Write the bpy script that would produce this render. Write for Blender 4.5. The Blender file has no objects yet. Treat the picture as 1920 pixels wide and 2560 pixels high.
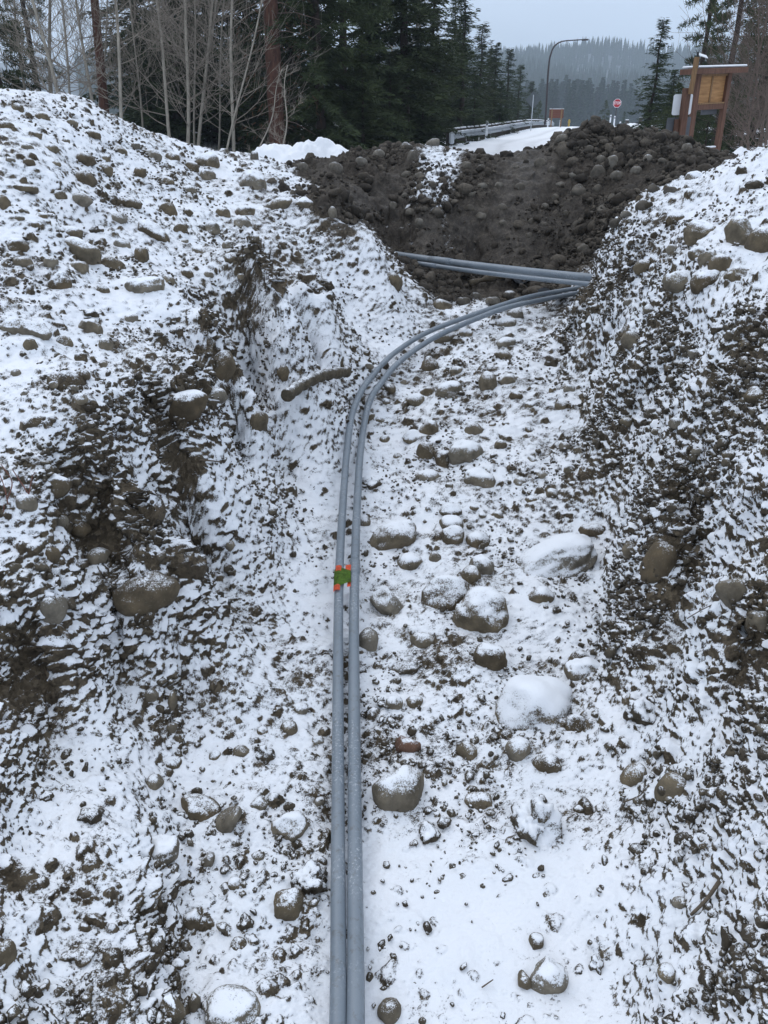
import bpy, bmesh, math, random
import numpy as np
from mathutils import Vector, Matrix, Euler

random.seed(7)
RNG = np.random.default_rng(7)
SC = bpy.context.scene
COL = SC.collection
R = math.radians

# ------------------------------------------------------------------ camera, sky, sun, exposure
FPX, PITCH, CAMZ = 1900.0, R(27.7), 3.0
cam_data = bpy.data.cameras.new('camera')
cam_data.sensor_fit = 'VERTICAL'
cam_data.sensor_height = 36.0
cam_data.lens = FPX / 2560.0 * 36.0
cam_data.clip_start = 0.05
cam_data.clip_end = 9000.0
cam = bpy.data.objects.new('camera', cam_data)
COL.objects.link(cam)
cam.location = (0, 0, CAMZ)
cam.rotation_euler = (math.pi / 2 - PITCH, 0, 0)
SC.camera = cam

SUN_EL, SUN_AZ = R(50), R(-40)
world = bpy.data.worlds.new('World')
SC.world = world
world.use_nodes = True
wn, wl = world.node_tree.nodes, world.node_tree.links
wn.clear()
w_out = wn.new('ShaderNodeOutputWorld')
w_sky = wn.new('ShaderNodeTexSky')
w_sky.sky_type = 'NISHITA'
w_sky.sun_disc = False
w_sky.sun_elevation = SUN_EL
w_sky.sun_rotation = SUN_AZ
w_bg1 = wn.new('ShaderNodeBackground')
w_bg1.inputs['Strength'].default_value = 0.10
wl.new(w_sky.outputs[0], w_bg1.inputs[0])
# overcast layer: brighter overhead than at the horizon, soft cloud mottling
w_geo = wn.new('ShaderNodeTexCoord')
w_sep = wn.new('ShaderNodeSeparateXYZ')
wl.new(w_geo.outputs['Generated'], w_sep.inputs[0])
w_ramp = wn.new('ShaderNodeValToRGB')
w_ramp.color_ramp.elements[0].position = 0.0
w_ramp.color_ramp.elements[0].color = (0.59, 0.72, 0.93, 1)
w_ramp.color_ramp.elements[1].position = 0.75
w_ramp.color_ramp.elements[1].color = (1.08, 1.17, 1.32, 1)
wl.new(w_sep.outputs['Z'], w_ramp.inputs[0])
w_map = wn.new('ShaderNodeMapping')
w_map.inputs['Scale'].default_value = (1.5, 1.5, 5.0)
wl.new(w_geo.outputs['Generated'], w_map.inputs[0])
w_noise = wn.new('ShaderNodeTexNoise')
w_noise.inputs['Scale'].default_value = 1.6
w_noise.inputs['Detail'].default_value = 4.0
wl.new(w_map.outputs[0], w_noise.inputs[0])
w_mr = wn.new('ShaderNodeMapRange')
w_mr.inputs[1].default_value = 0.3
w_mr.inputs[2].default_value = 0.7
w_mr.inputs[3].default_value = 0.93
w_mr.inputs[4].default_value = 1.06
wl.new(w_noise.outputs[0], w_mr.inputs[0])
w_mul = wn.new('ShaderNodeVectorMath')
w_mul.operation = 'SCALE'
wl.new(w_ramp.outputs[0], w_mul.inputs[0])
wl.new(w_mr.outputs[0], w_mul.inputs['Scale'])
w_bg2 = wn.new('ShaderNodeBackground')
w_bg2.inputs['Strength'].default_value = 1.0
wl.new(w_mul.outputs[0], w_bg2.inputs[0])
w_mix = wn.new('ShaderNodeMixShader')
w_mix.inputs[0].default_value = 0.86
wl.new(w_bg1.outputs[0], w_mix.inputs[1])
wl.new(w_bg2.outputs[0], w_mix.inputs[2])
wl.new(w_mix.outputs[0], w_out.inputs[0])

sun_d = bpy.data.lights.new('sun', 'SUN')
sun_d.energy = 0.5
sun_d.angle = R(35)
sun_d.color = (1.0, 0.97, 0.93)
sun = bpy.data.objects.new('sun', sun_d)
COL.objects.link(sun)
sdir = Vector((math.sin(SUN_AZ) * math.cos(SUN_EL), math.cos(SUN_AZ) * math.cos(SUN_EL), math.sin(SUN_EL)))
sun.rotation_euler = sdir.to_track_quat('Z', 'Y').to_euler()
sun.location = (0, 0, 40)

SC.view_settings.view_transform = 'Standard'
SC.view_settings.look = 'None'
SC.view_settings.exposure = 0.1
SC.view_settings.gamma = 1.0
SC.view_settings.use_curve_mapping = False
SC.render.engine = 'CYCLES'
SC.cycles.use_denoising = True
SC.cycles.max_bounces = 6
SC.cycles.volume_bounces = 1

# ------------------------------------------------------------------ helpers
CP, SP = math.cos(PITCH), math.sin(PITCH)


def ray(u, v):
    """direction of the view ray through photo pixel (1920x2560), unit depth"""
    a, b = (u - 960.0) / FPX, (1280.0 - v) / FPX
    return (a, CP + b * SP, -SP + b * CP)


def at_z(u, v, z):
    d = ray(u, v)
    t = (z - CAMZ) / d[2]
    return (d[0] * t, d[1] * t, z)


def at_y(u, v, y):
    d = ray(u, v)
    t = y / d[1]
    return (d[0] * t, y, CAMZ + d[2] * t)


def tag(o, label=None, cat=None, group=None, kind=None):
    if label: o['label'] = label
    if cat: o['category'] = cat
    if group: o['group'] = group
    if kind: o['kind'] = kind
    return o


def link(name, me, mat=None, parent=None, smooth=True):
    o = bpy.data.objects.new(name, me)
    COL.objects.link(o)
    if mat is not None and len(me.materials) == 0:
        me.materials.append(mat)
    if parent is not None:
        o.parent = parent
    return o


def empty(name, loc, rz=0.0):
    o = bpy.data.objects.new(name, None)
    o.empty_display_size = 0.2
    COL.objects.link(o)
    o.location = loc
    o.rotation_euler = (0, 0, rz)
    return o


def mesh_np(name, verts, faces, smooth=True):
    """verts (N,3), faces (M,3) or (M,4)"""
    verts = np.asarray(verts, dtype=np.float32)
    faces = np.asarray(faces, dtype=np.int32)
    me = bpy.data.meshes.new(name)
    k = faces.shape[1]
    me.vertices.add(len(verts))
    me.vertices.foreach_set('co', verts.ravel())
    me.loops.add(faces.size)
    me.loops.foreach_set('vertex_index', faces.ravel())
    me.polygons.add(len(faces))
    me.polygons.foreach_set('loop_start', np.arange(0, faces.size, k, dtype=np.int32))
    if smooth:
        me.polygons.foreach_set('use_smooth', np.ones(len(faces), dtype=bool))
    me.update(calc_edges=True)
    return me


class MB:
    """collects boxes, tubes and prisms in a bmesh"""

    def __init__(self):
        self.bm = bmesh.new()

    def box(self, c, s, rot=None, bevel=0.0):
        r = bmesh.ops.create_cube(self.bm, size=1.0)
        vs = r['verts']
        M = Matrix.Translation(c) @ (rot.to_4x4() if rot is not None else Matrix.Identity(4)) @ Matrix.Diagonal((s[0], s[1], s[2], 1))
        bmesh.ops.transform(self.bm, matrix=M, verts=vs)
        if bevel > 0:
            es = list({e for v in vs for e in v.link_edges})
            bmesh.ops.bevel(self.bm, geom=es, offset=bevel, segments=1, affect='EDGES')
        return self

    def tube(self, pts, rad, sides=8, caps=True):
        bm = self.bm
        pts = [Vector(p) for p in pts]
        n = len(pts)
        rads = rad if hasattr(rad, '__len__') else [rad] * n
        t0 = (pts[1] - pts[0]).normalized()
        ref = Vector((0, 0, 1)) if abs(t0.z) < 0.9 else Vector((1, 0, 0))
        nrm = t0.cross(ref).normalized()
        rings = []
        for i in range(n):
            a = pts[max(0, i - 1)]
            b = pts[min(n - 1, i + 1)]
            t = (b - a)
            t = t.normalized() if t.length > 1e-9 else t0
            nrm = (nrm - t * nrm.dot(t))
            nrm = nrm.normalized() if nrm.length > 1e-6 else t.orthogonal().normalized()
            bn = t.cross(nrm)
            rings.append([bm.verts.new(pts[i] + (nrm * math.cos(2 * math.pi * k / sides) + bn * math.sin(2 * math.pi * k / sides)) * rads[i]) for k in range(sides)])
        for i in range(n - 1):
            for k in range(sides):
                f = bm.faces.new((rings[i][k], rings[i][(k + 1) % sides], rings[i + 1][(k + 1) % sides], rings[i + 1][k]))
                f.smooth = True
        if caps:
            bm.faces.new(list(reversed(rings[0])))
            bm.faces.new(rings[-1])
        return self

    def prism(self, pts2, y0, y1, M=None):
        """polygon in local XZ extruded along local Y"""
        bm = self.bm
        a = [bm.verts.new((p[0], y0, p[1])) for p in pts2]
        b = [bm.verts.new((p[0], y1, p[1])) for p in pts2]
        n = len(pts2)
        bm.faces.new(a)
        bm.faces.new(list(reversed(b)))
        for i in range(n):
            bm.faces.new((a[(i + 1) % n], a[i], b[i], b[(i + 1) % n]))
        if M is not None:
            bmesh.ops.transform(bm, matrix=M, verts=a + b)
        return self

    def build(self, name, mat, parent=None, noise=0.0):
        bmesh.ops.recalc_face_normals(self.bm, faces=self.bm.faces)
        me = bpy.data.meshes.new(name)
        self.bm.to_mesh(me)
        self.bm.free()
        return link(name, me, mat, parent)


# ------------------------------------------------------------------ numpy noise
def _hash(ix, iy, iz, seed):
    h = (ix.astype(np.uint32) * np.uint32(374761393) + iy.astype(np.uint32) * np.uint32(668265263)
         + iz.astype(np.uint32) * np.uint32(2246822519) + np.uint32((seed * 3266489917) & 0xFFFFFFFF))
    h = (h ^ (h >> np.uint32(13))) * np.uint32(1274126177)
    h = (h ^ (h >> np.uint32(15))) * np.uint32(2654435761)
    return h ^ (h >> np.uint32(16))


def _u01(h):
    return h.astype(np.float32) * np.float32(1.0 / 4294967296.0)


def vnoise(p, seed=0):
    """value noise in [-1,1] at (N,3)"""
    p = p.astype(np.float32)
    i = np.floor(p).astype(np.int32)
    f = p - i
    f = f * f * f * (f * (f * 6 - 15) + 10)
    out = np.zeros(len(p), dtype=np.float32)
    for dx in (0, 1):
        wx = f[:, 0] if dx else 1 - f[:, 0]
        for dy in (0, 1):
            wy = f[:, 1] if dy else 1 - f[:, 1]
            for dz in (0, 1):
                wz = f[:, 2] if dz else 1 - f[:, 2]
                out += wx * wy * wz * _u01(_hash(i[:, 0] + dx, i[:, 1] + dy, i[:, 2] + dz, seed))
    return out * 2 - 1


def fbm(p, seed=0, octs=4, gain=0.5, lac=2.03):
    a, s, out = 1.0, 1.0, np.zeros(len(p), dtype=np.float32)
    for k in range(octs):
        out += a * vnoise(p * s, seed + k * 17)
        a *= gain
        s *= lac
    return out


def clods(p, cell, seed, dens, rmin=0.25, rmax=0.5):
    """height of the tallest half-sunk ball of a jittered 3-D grid of balls; dens = chance (array) that a cell holds one"""
    q = p / cell
    base = np.floor(q - 0.5).astype(np.int32)
    out = np.zeros(len(p), dtype=np.float32)
    for dx in (0, 1):
        for dy in (0, 1):
            for dz in (0, 1):
                cx, cy, cz = base[:, 0] + dx, base[:, 1] + dy, base[:, 2] + dz
                h = _hash(cx, cy, cz, seed)
                h2 = _hash(cx, cy, cz, seed + 5)
                jx = (h & np.uint32(1023)).astype(np.float32) / 1023
                jy = ((h >> np.uint32(10)) & np.uint32(1023)).astype(np.float32) / 1023
                jz = ((h >> np.uint32(20)) & np.uint32(1023)).astype(np.float32) / 1023
                rr = rmin + (rmax - rmin) * (h2 & np.uint32(1023)).astype(np.float32) / 1023
                on = ((h2 >> np.uint32(10)) & np.uint32(1023)).astype(np.float32) / 1023 < dens
                d2 = (q[:, 0] - cx - jx) ** 2 + (q[:, 1] - cy - jy) ** 2 + (q[:, 2] - cz - jz) ** 2
                hh = np.sqrt(np.maximum(rr * rr - d2, 0)) * on
                np.maximum(out, hh, out=out)
    return out * cell


def sstep(a, b, x):
    t = np.clip((x - a) / (b - a), 0, 1)
    return t * t * (3 - 2 * t)
# ------------------------------------------------------------------ materials
def new_mat(name):
    m = bpy.data.materials.new(name)
    m.use_nodes = True
    nt = m.node_tree
    return m, nt.nodes, nt.links, nt.nodes['Principled BSDF']


def N(nodes, typ, **kw):
    n = nodes.new(typ)
    for k, v in kw.items():
        if k.startswith('i_'):
            n.inputs[int(k[2:]) if k[2:].isdigit() else k[2:]].default_value = v
        else:
            setattr(n, k, v)
    return n


def noise_node(nodes, links, src, scale, detail=3.0, rough=0.55):
    n = N(nodes, 'ShaderNodeTexNoise')
    n.inputs['Scale'].default_value = scale
    n.inputs['Detail'].default_value = detail
    n.inputs['Roughness'].default_value = rough
    links.new(src, n.inputs['Vector'])
    return n.outputs[0]


def math_node(nodes, links, op, a, b=None, c=None, clamp=False):
    n = N(nodes, 'ShaderNodeMath', operation=op)
    n.use_clamp = clamp
    for i, x in enumerate((a, b, c)):
        if x is None: continue
        if isinstance(x, (int, float)): n.inputs[i].default_value = x
        else: links.new(x, n.inputs[i])
    return n.outputs[0]


def ramp(nodes, links, fac, stops, interp='LINEAR'):
    n = N(nodes, 'ShaderNodeValToRGB')
    n.color_ramp.interpolation = interp
    el = n.color_ramp.elements
    while len(el) < len(stops): el.new(0.5)
    for e, (p, c) in zip(el, stops):
        e.position = p
        e.color = (c[0], c[1], c[2], 1) if hasattr(c, '__len__') else (c, c, c, 1)
    links.new(fac, n.inputs[0])
    return n.outputs[0]


def mixc(nodes, links, fac, a, b, blend='MIX'):
    n = N(nodes, 'ShaderNodeMix', data_type='RGBA', blend_type=blend)
    for s, x in ((n.inputs[0], fac), (n.inputs[6], a), (n.inputs[7], b)):
        if isinstance(x, (int, float)): s.default_value = x
        elif isinstance(x, tuple): s.default_value = (x[0], x[1], x[2], 1)
        else: links.new(x, s)
    return n.outputs[2]


def mixf(nodes, links, fac, a, b):
    n = N(nodes, 'ShaderNodeMix', data_type='FLOAT')
    for s, x in ((n.inputs[0], fac), (n.inputs[2], a), (n.inputs[3], b)):
        if isinstance(x, (int, float)): s.default_value = x
        else: links.new(x, s)
    return n.outputs[0]


SNOW = (0.83, 0.86, 0.90)


def mat_terrain():
    m, n, l, p = new_mat('snowy_soil')
    geo = N(n, 'ShaderNodeNewGeometry')
    pos = geo.outputs['Position']
    sn = N(n, 'ShaderNodeAttribute', attribute_name='snow').outputs['Fac']
    wet = N(n, 'ShaderNodeAttribute', attribute_name='wet').outputs['Fac']
    n1 = noise_node(n, l, pos, 14.0, 4.0, 0.6)
    n2 = noise_node(n, l, pos, 60.0, 3.0, 0.6)
    n3 = noise_node(n, l, pos, 170.0, 2.0, 0.6)
    a = math_node(n, l, 'MULTIPLY_ADD', n1, 0.7, -0.35)
    b = math_node(n, l, 'MULTIPLY_ADD', n2, 1.0, -0.5)
    c = math_node(n, l, 'MULTIPLY_ADD', n3, 1.3, -0.65)
    s = math_node(n, l, 'ADD', sn, a)
    s = math_node(n, l, 'ADD', s, b)
    s = math_node(n, l, 'ADD', s, c)
    mr = N(n, 'ShaderNodeMapRange', interpolation_type='SMOOTHSTEP')
    mr.inputs[1].default_value = 0.30
    mr.inputs[2].default_value = 0.74
    l.new(s, mr.inputs[0])
    fac = mr.outputs[0]
    # bare soil
    v = N(n, 'ShaderNodeTexVoronoi')
    v.inputs['Scale'].default_value = 38.0
    l.new(pos, v.inputs['Vector'])
    sc = noise_node(n, l, pos, 5.0, 5.0, 0.6)
    sc2 = math_node(n, l, 'ADD', math_node(n, l, 'MULTIPLY', sc, 0.6), math_node(n, l, 'MULTIPLY', v.outputs['Color'], 0.4))
    dry = ramp(n, l, sc2, [(0.28, (0.032, 0.024, 0.015)), (0.5, (0.078, 0.060, 0.038)), (0.72, (0.145, 0.115, 0.076))])
    dark = ramp(n, l, sc2, [(0.28, (0.018, 0.0135, 0.0095)), (0.52, (0.044, 0.035, 0.0262)), (0.75, (0.094, 0.078, 0.060))])
    soil = mixc(n, l, wet, dry, dark)
    sv = noise_node(n, l, pos, 2.2, 3.0, 0.5)
    snowc = ramp(n, l, sv, [(0.3, (0.80, 0.835, 0.88)), (0.7, (0.86, 0.88, 0.915))])
    l.new(mixc(n, l, fac, soil, snowc), p.inputs['Base Color'])
    smear = N(n, 'ShaderNodeAttribute', attribute_name='smear').outputs['Fac']
    rs = noise_node(n, l, pos, 9.0, 3.0, 0.6)
    rsoil = mixf(n, l, math_node(n, l, 'MULTIPLY', smear, math_node(n, l, 'MULTIPLY_ADD', rs, 1.6, -0.1), clamp=True), 0.92, 0.38)
    l.new(mixf(n, l, fac, rsoil, 0.75), p.inputs['Roughness'])
    p.inputs['Specular IOR Level'].default_value = 0.4
    # relief finer than the mesh: grains in the soil, crumbly crystals in the snow
    vb = N(n, 'ShaderNodeTexVoronoi')
    vb.inputs['Scale'].default_value = 75.0
    l.new(pos, vb.inputs['Vector'])
    hs = math_node(n, l, 'ADD', math_node(n, l, 'MULTIPLY', vb.outputs['Distance'], -0.8), math_node(n, l, 'MULTIPLY', n2, 1.2))
    hw = math_node(n, l, 'ADD', math_node(n, l, 'MULTIPLY', n2, 0.5), math_node(n, l, 'MULTIPLY', noise_node(n, l, pos, 320.0, 2.0), 0.25))
    h = mixf(n, l, fac, hs, math_node(n, l, 'ADD', hw, 0.6))
    bp = N(n, 'ShaderNodeBump')
    bp.inputs['Strength'].default_value = 0.6
    bp.inputs['Distance'].default_value = 0.015
    l.new(h, bp.inputs['Height'])
    l.new(bp.outputs[0], p.inputs['Normal'])
    return m


def mat_stone(name, cols, scale=9.0, sharp=0.1, mud=0.35, rough=0.85, cover=None):
    """stone or clod; how much snow lies on it comes from the object's own 'snow_cover' property and the slope"""
    m, n, l, p = new_mat(name)
    geo = N(n, 'ShaderNodeNewGeometry')
    pos = geo.outputs['Position']
    sep = N(n, 'ShaderNodeSeparateXYZ')
    l.new(geo.outputs['Normal'], sep.inputs[0])
    cov = N(n, 'ShaderNodeAttribute', attribute_name='snow_cover', attribute_type='OBJECT').outputs['Fac'] if cover is None else cover
    n1 = noise_node(n, l, pos, 20.0, 4.0, 0.62)
    n2 = noise_node(n, l, pos, 95.0, 3.0, 0.65)
    s = math_node(n, l, 'ADD', math_node(n, l, 'MULTIPLY_ADD', sep.outputs['Z'], 1.3, -1.25), cov)
    s = math_node(n, l, 'ADD', s, math_node(n, l, 'MULTIPLY_ADD', n1, 1.1, -0.55))
    s = math_node(n, l, 'ADD', s, math_node(n, l, 'MULTIPLY_ADD', n2, 1.2, -0.6))
    n4 = noise_node(n, l, pos, 210.0, 2.0, 0.6)
    s = math_node(n, l, 'ADD', s, math_node(n, l, 'MULTIPLY_ADD', n4, 1.2, -0.6))
    mr = N(n, 'ShaderNodeMapRange', interpolation_type='SMOOTHSTEP')
    mr.inputs[1].default_value = -0.08
    mr.inputs[2].default_value = 0.36
    l.new(s, mr.inputs[0])
    fac = mr.outputs[0]
    oi = N(n, 'ShaderNodeObjectInfo')
    base = ramp(n, l, oi.outputs['Random'], [(0.0, cols[0]), (0.5, cols[1]), (1.0, cols[2])])
    big = noise_node(n, l, pos, scale, 5.0, 0.62)
    var = ramp(n, l, big, [(0.3, (0.52, 0.51, 0.50)), (0.52, (1, 1, 1)), (0.72, (1.45, 1.42, 1.36))])
    c = mixc(n, l, 1.0, base, var, 'MULTIPLY')
    md = ramp(n, l, noise_node(n, l, pos, 13.0, 4.0, 0.65), [(0.46, 0), (0.62, 1)])
    c = mixc(n, l, math_node(n, l, 'MULTIPLY', md, mud), c, (0.056, 0.045, 0.030))
    sp = ramp(n, l, n2, [(0.62, 0), (0.7, 1)])
    c = mixc(n, l, math_node(n, l, 'MULTIPLY', sp, 0.3), c, (0.30, 0.28, 0.23))
    l.new(mixc(n, l, fac, c, SNOW), p.inputs['Base Color'])
    l.new(mixf(n, l, fac, rough, 0.75), p.inputs['Roughness'])
    p.inputs['Specular IOR Level'].default_value = 0.35
    h = math_node(n, l, 'ADD', math_node(n, l, 'MULTIPLY', n1, 0.5), math_node(n, l, 'MULTIPLY', n2, 0.35))
    h = math_node(n, l, 'ADD', h, math_node(n, l, 'MULTIPLY', fac, 0.5))
    bp = N(n, 'ShaderNodeBump')
    bp.inputs['Strength'].default_value = 0.5
    bp.inputs['Distance'].default_value = 0.012
    l.new(h, bp.inputs['Height'])
    l.new(bp.outputs[0], p.inputs['Normal'])
    return m


def mat_simple(name, col, rough=0.6, var=0.25, scale=12.0, metal=0.0, bump=0.0, bscale=60.0, stretch=None, spec=0.4, tint=None):
    m, n, l, p = new_mat(name)
    tc = N(n, 'ShaderNodeTexCoord')
    src = tc.outputs['Object']
    if stretch:
        mp = N(n, 'ShaderNodeMapping')
        mp.inputs['Scale'].default_value = stretch
        l.new(src, mp.inputs[0])
        src = mp.outputs[0]
    nz = noise_node(n, l, src, scale, 4.0, 0.6)
    lo = tuple(c * (1 - var) for c in col)
    hi = tuple(c * (1 + var) for c in (tint or col))
    l.new(ramp(n, l, nz, [(0.3, lo), (0.7, hi)]), p.inputs['Base Color'])
    p.inputs['Roughness'].default_value = rough
    p.inputs['Metallic'].default_value = metal
    p.inputs['Specular IOR Level'].default_value = spec
    if bump > 0:
        bp = N(n, 'ShaderNodeBump')
        bp.inputs['Strength'].default_value = bump
        bp.inputs['Distance'].default_value = 0.01
        l.new(noise_node(n, l, src, bscale, 4.0, 0.6), bp.inputs['Height'])
        l.new(bp.outputs[0], p.inputs['Normal'])
    return m


def mat_conduit():
    m, n, l, p = new_mat('grey_plastic_pipe')
    geo = N(n, 'ShaderNodeNewGeometry')
    pos = geo.outputs['Position']
    b = noise_node(n, l, pos, 3.0, 3.0)
    col = ramp(n, l, b, [(0.3, (0.165, 0.200, 0.235)), (0.7, (0.205, 0.240, 0.275))])
    # scuffs, dried mud and a dusting of frost
    d = ramp(n, l, noise_node(n, l, pos, 26.0, 5.0, 0.7), [(0.54, 0), (0.70, 1)])
    col = mixc(n, l, math_node(n, l, 'MULTIPLY', d, 0.6), col, (0.11, 0.105, 0.095))
    sep = N(n, 'ShaderNodeSeparateXYZ')
    l.new(geo.outputs['Normal'], sep.inputs[0])
    f = math_node(n, l, 'MULTIPLY', ramp(n, l, noise_node(n, l, pos, 75.0, 4.0, 0.7), [(0.55, 0), (0.64, 1)]),
                  ramp(n, l, noise_node(n, l, pos, 2.3, 2.0, 0.5), [(0.46, 0), (0.6, 1)]))
    col = mixc(n, l, math_node(n, l, 'MULTIPLY', f, 0.42), col, (0.7, 0.73, 0.78))
    l.new(col, p.inputs['Base Color'])
    l.new(ramp(n, l, b, [(0.3, 0.38), (0.7, 0.5)]), p.inputs['Roughness'])
    return m


def mat_foliage(name, c0, c1, c2):
    m, n, l, p = new_mat(name)
    geo = N(n, 'ShaderNodeNewGeometry')
    oi = N(n, 'ShaderNodeObjectInfo')
    nz = noise_node(n, l, geo.outputs['Position'], 1.3, 4.0, 0.65)
    n2 = noise_node(n, l, geo.outputs['Position'], 9.0, 3.0, 0.65)
    f = math_node(n, l, 'ADD', math_node(n, l, 'MULTIPLY', nz, 0.55), math_node(n, l, 'MULTIPLY', n2, 0.45))
    c = ramp(n, l, f, [(0.3, c0), (0.5, c1), (0.72, c2)])
    c = mixc(n, l, math_node(n, l, 'MULTIPLY', oi.outputs['Random'], 0.35), c, (0.045, 0.038, 0.018))
    l.new(c, p.inputs['Base Color'])
    p.inputs['Roughness'].default_value = 0.75
    p.inputs['Specular IOR Level'].default_value = 0.2
    return m


def mat_snow(name='fresh_snow', tracks=False):
    m, n, l, p = new_mat(name)
    pos = N(n, 'ShaderNodeNewGeometry').outputs['Position']
    nz = noise_node(n, l, pos, 3.0, 4.0)
    c = ramp(n, l, nz, [(0.3, (0.84, 0.86, 0.89)), (0.7, (0.90, 0.91, 0.93))])
    if tracks:
        a = N(n, 'ShaderNodeAttribute', attribute_name='track').outputs['Fac']
        nn = noise_node(n, l, pos, 1.7, 4.0, 0.7)
        f = math_node(n, l, 'MULTIPLY', a, math_node(n, l, 'MULTIPLY_ADD', nn, 1.4, -0.25), clamp=True)
        c = mixc(n, l, f, c, (0.52, 0.52, 0.53))
    l.new(c, p.inputs['Base Color'])
    p.inputs['Roughness'].default_value = 0.7
    p.inputs['Specular IOR Level'].default_value = 0.3
    bp = N(n, 'ShaderNodeBump')
    bp.inputs['Strength'].default_value = 0.5
    bp.inputs['Distance'].default_value = 0.03
    l.new(noise_node(n, l, pos, 25.0, 4.0, 0.65), bp.inputs['Height'])
    l.new(bp.outputs[0], p.inputs['Normal'])
    return m


M_TERRAIN = mat_terrain()
M_STONE = mat_stone('river_stone', [(0.092, 0.069, 0.041), (0.142, 0.114, 0.074), (0.19, 0.170, 0.136)])
M_STONE_WET = mat_stone('damp_cobble', [(0.070, 0.060, 0.047), (0.105, 0.092, 0.074), (0.17, 0.155, 0.13)], mud=0.55, rough=0.7)
M_CLOD = mat_stone('soil_lump', [(0.046, 0.036, 0.024), (0.068, 0.054, 0.036), (0.09, 0.073, 0.050)], scale=25.0, mud=0.5)
M_CLOD_WET = mat_stone('wet_soil_lump', [(0.026, 0.021, 0.016), (0.042, 0.034, 0.026), (0.062, 0.050, 0.039)], scale=25.0, mud=0.2)
M_RED = mat_stone('reddish_stone', [(0.14, 0.075, 0.05), (0.15, 0.08, 0.055), (0.16, 0.09, 0.06)])
M_PEBBLE = mat_stone('pebble_soil', [(0.046, 0.036, 0.024), (0.072, 0.058, 0.040), (0.12, 0.10, 0.07)], scale=30.0, cover=0.30)
M_PEBBLE_BARE = mat_stone('bare_pebble_soil', [(0.046, 0.036, 0.024), (0.068, 0.055, 0.038), (0.10, 0.083, 0.058)], scale=30.0, cover=0.05)
M_PEBBLE_WET = mat_stone('wet_pebble_soil', [(0.024, 0.019, 0.014), (0.045, 0.036, 0.027), (0.105, 0.089, 0.070)], scale=25.0, mud=.2, cover=-0.6)
M_PIPE = mat_conduit()
M_SNOW = mat_snow()
M_ROADSNOW = mat_snow('packed_road_snow', True)
# ------------------------------------------------------------------ lie of the land
# control points: where the trench, its banks and the spoil heaps lie (measured off the view, then held as ground heights)
CTRL_PX = [
    # trench floor under and beside the pipes
    (850, 2560, .05), (845, 2000, .0), (850, 1700, .0), (860, 1450, .0), (870, 1200, .08), (900, 1050, .2), (960, 920, .33),
    (1050, 830, .45), (1200, 770, .55), (1400, 725, .62), (1000, 2400, .05), (1200, 2500, .10), (1400, 2400, .12), (1050, 2100, .0),
    (1300, 2200, .08), (1520, 2300, .12), (1500, 2150, .12), (1540, 2500, .14), (1100, 1800, .0), (1350, 1900, .1), (1200, 1600, .02), (1450, 1650, .12),
    (1100, 1400, .03), (1400, 1400, .1), (1560, 1500, .2), (1150, 1200, .1), (1400, 1250, .17), (1560, 1300, .3), (1100, 1050, .22),
    (1300, 1100, .28), (1450, 1100, .4), (1100, 900, .4), (1300, 950, .45), (1430, 950, .55), (1250, 830, .52), (1400, 800, .62), (1440, 860, .65),
    # right bank, near step and scarps
    (1640, 2150, .27), (1680, 2350, .30), (1700, 2520, .32), (1800, 2500, .4), (1900, 2300, .6), (1850, 2000, .6), (1700, 1900, .4), (1600, 1800, .25),
    (1900, 1800, .72), (1750, 1650, .48), (1690, 1190, 1.08), (1640, 1480, .25), (1700, 1480, .36), (1900, 1450, 1.0), (1850, 1730, .55),
    (1800, 1400, .85), (1440, 770, .65), (1480, 770, .85), (1520, 580, 1.74), (1500, 1040, .55), (1600, 850, 1.27), (1560, 700, 1.5), (1500, 900, .75),
    (1920, 370, 2.67), (1800, 440, 2.3), (1650, 520, 1.9), (1750, 700, 1.85), (1750, 900, 1.4), (1850, 800, 1.8), (1850, 1000, 1.45),
    (1850, 1200, 1.25), (1700, 1050, 1.2), (1880, 600, 2.1), (1620, 1000, .95), (1580, 1150, .6), (1640, 640, 1.75),
    # left wall of the trench, foot to lip
    (700, 1450, .1), (560, 1500, .18), (480, 1400, .3), (600, 1200, .25), (700, 1200, .15), (760, 1000, .4), (650, 1020, .52),
    (780, 900, .6), (700, 800, .95), (850, 800, .75), (900, 700, 1.05), (960, 640, 1.25), (1030, 700, .85), (520, 1150, .5), (480, 890, 1.42), (600, 1000, .6),
    (640, 900, .85), (540, 800, 1.55), (600, 930, .82), (640, 590, 1.97), (700, 750, 1.12), (820, 490, 2.0), (925, 600, 1.5), (720, 500, 1.95),
    (780, 720, 1.1), (780, 620, 1.6),
    # left bank and the big heap behind it
    (400, 700, 1.75), (200, 630, 1.9), (500, 450, 2.15), (300, 450, 2.3), (100, 400, 2.6), (100, 550, 2.2), (0, 700, 1.9), (150, 850, 1.6),
    (0, 1000, 1.5), (300, 900, 1.5), (350, 1000, 1.4), (300, 1100, 1.32), (420, 1180, .95), (0, 1250, 1.2), (150, 1270, 1.15), (270, 1560, .42), (430, 1480, .33), (120, 1760, .4),
    (80, 1540, .80), (200, 1450, .75), (0, 1850, .55), (250, 1750, .35), (450, 1700, .15), (600, 1800, .08), (750, 1900, .02), (200, 2000, .35), (400, 2000, .15),
    (50, 2100, .4), (330, 2150, .3), (400, 2200, .12), (380, 2480, .28), (430, 2480, .10), (150, 2350, .35), (0, 2400, .5), (600, 2300, .08),
    (600, 2540, .1), (0, 2560, .5), (200, 2560, .35),
    # pit in front of the dark mound and the mound's face
    (1150, 722, .52), (1300, 715, .46), (1180, 640, .72), (1400, 640, .75), (1000, 640, .78),
]
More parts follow.
